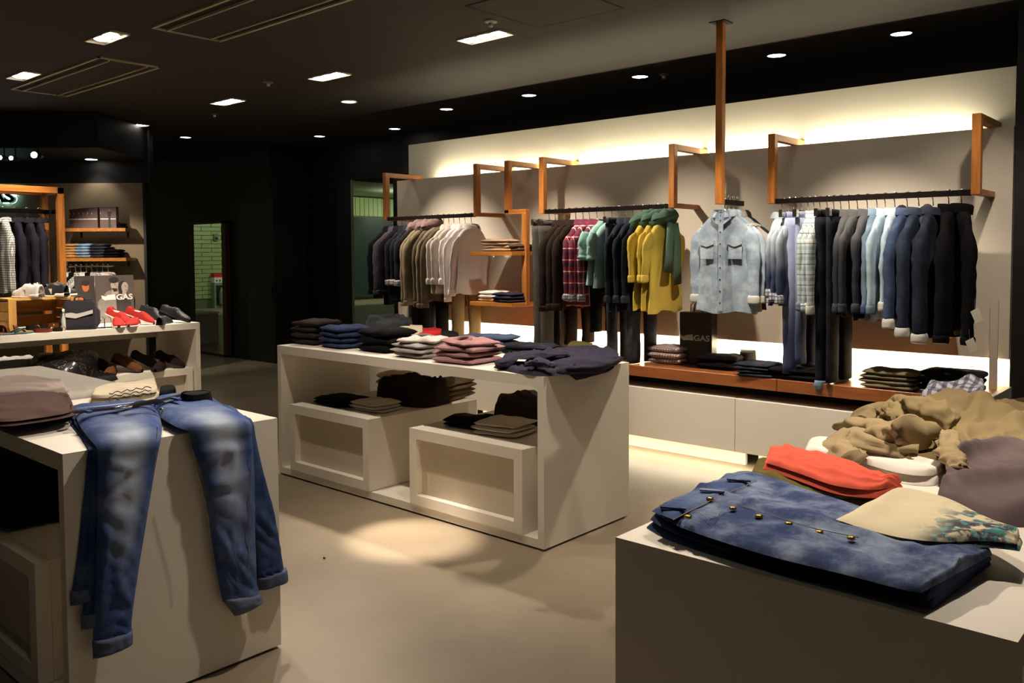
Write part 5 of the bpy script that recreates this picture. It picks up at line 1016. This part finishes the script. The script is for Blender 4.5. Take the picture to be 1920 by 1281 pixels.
spec = [('navy suit jacket nearest the frame post', 'jacket', NVJ), ('navy jacket second from the frame post', 'jacket', NVJ), ('navy jacket next to the checked shirts', 'jacket', NVJ), ('black and white checked shirt beside navy jackets', 'shirt', CHK), ('checked shirt, middle of three on the left frame', 'shirt', CHK), ('checked shirt next to the tan jackets', 'shirt', CHK), ('tan jacket beside the checked shirts', 'jacket', TANF), ('brown jacket second of the brown jackets', 'jacket', BRJ), ('tan jacket at left picture edge', 'jacket', TANF), ('brown jacket, outermost at left picture edge', 'jacket', BRJ)]
NV2 = fabric((34, 31, 42))
spec = [(a_, b_, NV2 if c_ is NVJ else c_) for a_, b_, c_ in spec]
for i, (lab, kd, m) in enumerate(spec):
    y_ = yR - .15 - i * .105; loc = (XRk - .2, y_, zr + .012)
    hanger(loc, R(-8), 'hanger holding the ' + lab.split(' on the')[0] + ', left frame'); top(kd, loc, R(-8 + random.uniform(-4, 4)), m, lab, L=.80, sw=.215, th=.036, sl=.58, seed=i * 1.9 + 70, group='garments on the left frame', slf=.6, roll=False)
# shelves on the taupe wall
def wshelf(lab, v, D=GD):
    p, q = ad(124, v, D - .3), ad(202, v, D - .3); zs = p.z
    a, b = fr(118, D - .3, zs), fr(236, D - .3, zs); t = thing('wall_shelf', lab, 'shelf', (0, 0, 0)); c = (a + b) / 2 + nh * .14
    MB().obox(c - zz * .02, (b - a) / 2, nh * .14, zz * .02).build('board', WOODS, t)
    for s in (.12, .88): e = a.lerp(b, s) + nh * .27; MB().obox(e - zz * .06, rh * .008, nh * .008, zz * .05).build('bracket', BLACKM, t)
    return zs
z1 = wshelf('upper orange-brown shelf on the taupe wall', 428); z2 = wshelf('lower orange-brown shelf on the taupe wall', 484)
az_f = math.atan2(rh.y, rh.x)
BXM = plain('box_print', (104, 84, 82), .5, var=.15, sc=6)
for i in range(7):
    p = fr(137 + i * 8.2 + (8 if i == 6 else 0), GD - .16 - .012 * i, z1); wd = .05 if i < 6 else .17
    t = thing('gift_box', ORD[i] + ' mauve printed box from left on the upper wall shelf', 'box', p, az_f, 'printed boxes on the upper wall shelf')
    B(-.03, wd, -.01, .06, 0, .235 + .004 * i).build('body', BXM, t, bevel=.002); B(-.024, wd - .006, -.0112, -.01, .105, .118).build('white_print', WHP, t); B(-.024, -.018, -.0112, -.01, .17, .19).build('white_dot', WHP, t)
    if i == 6:
        MB().prism([(.07, .0), (.075, .12), (.06, .2), (.115, .2), (.10, .12), (.105, 0)], (0, -.0112, 0), (1, 0, 0), (0, 0, 1), (0, -1, 0), .0006).build('figure_print', DKC, t); MB().prism(ell(.087, .215, .012, .016), (0, -.0114, 0), (1, 0, 0), (0, 0, 1), (0, -1, 0), .0008).build('face_print', SKO, t)
p = fr(223, GD - .14, z1); stack(tuple(p), az_f, .16, .16, .03, 2, BLK, 'dark caps right of the boxes, upper wall shelf', 'hat', 'folded_cap', 80)
for u, n, m, d in ((136, 5, TANF, 'tan folded trousers on the lower wall shelf'), (164, 5, denim((120, 144, 168)), 'light blue folded jeans on the lower wall shelf'), (191, 5, GDEN, 'grey denim folded jeans on the lower wall shelf'), (214, 3, BLK, 'black folded jeans on the lower wall shelf')):
    stack(tuple(fr(u, GD - .16, z2)), az_f, .19, .22, .034, n, m, d, 'trousers', 'trousers', u)
# little rail with scarves below the lower shelf
p0, p1 = fr(124, GD - .32, z2 - .10), fr(212, GD - .32, z2 - .10); t = thing('scarf_rail', 'thin chrome rail with hangers under the lower wall shelf', 'clothes rail', (0, 0, 0)); MB().tube([p0, p1], .008, 8).build('rail', CHROME, t); 
for e in (p0, p1): MB().tube([e, e + nh * .3], .007, 6).build('support', CHROME, t)
for i in range(8):
    loc = p0.lerp(p1, .08 + i * .115) + zz * .008; m = [WHT, BLK, CHK, WHT, BLK, LGR, CHK, WHT][i]
    hanger(loc, az_f + R(60), ORD[i] + ' bright hanger from left on the chrome scarf rail', wide=.16)
    top('shirt', loc, az_f + R(60), m, ORD[i] + ' pale or dark shirt from left under the lower wall shelf', L=.62, th=.02, sl=.46, seed=i + 90, group='shirts on the chrome scarf rail', slf=.4)
# halo-lit sign
sD = GD - .06
t = thing('halo_sign', 'black letter sign with pale cyan halo light on taupe wall', 'sign', fr(38, sD, ad(0, 379, sD).z), az_f)
text_mesh('GAS', .21, BLKPL, t, (-.52, 0, 0), (1, 0, 0), (0, 0, 1), (0, -1, 0), .02, 'letters', 1.2, .008)
text_mesh('GAS', .21, emit('halo_glow', (.45, .95, .9), 6), t, (-.52, .03, 0), (1, 0, 0), (0, 0, 1), (0, -1, 0), .004, 'halo', 1.2, .018)
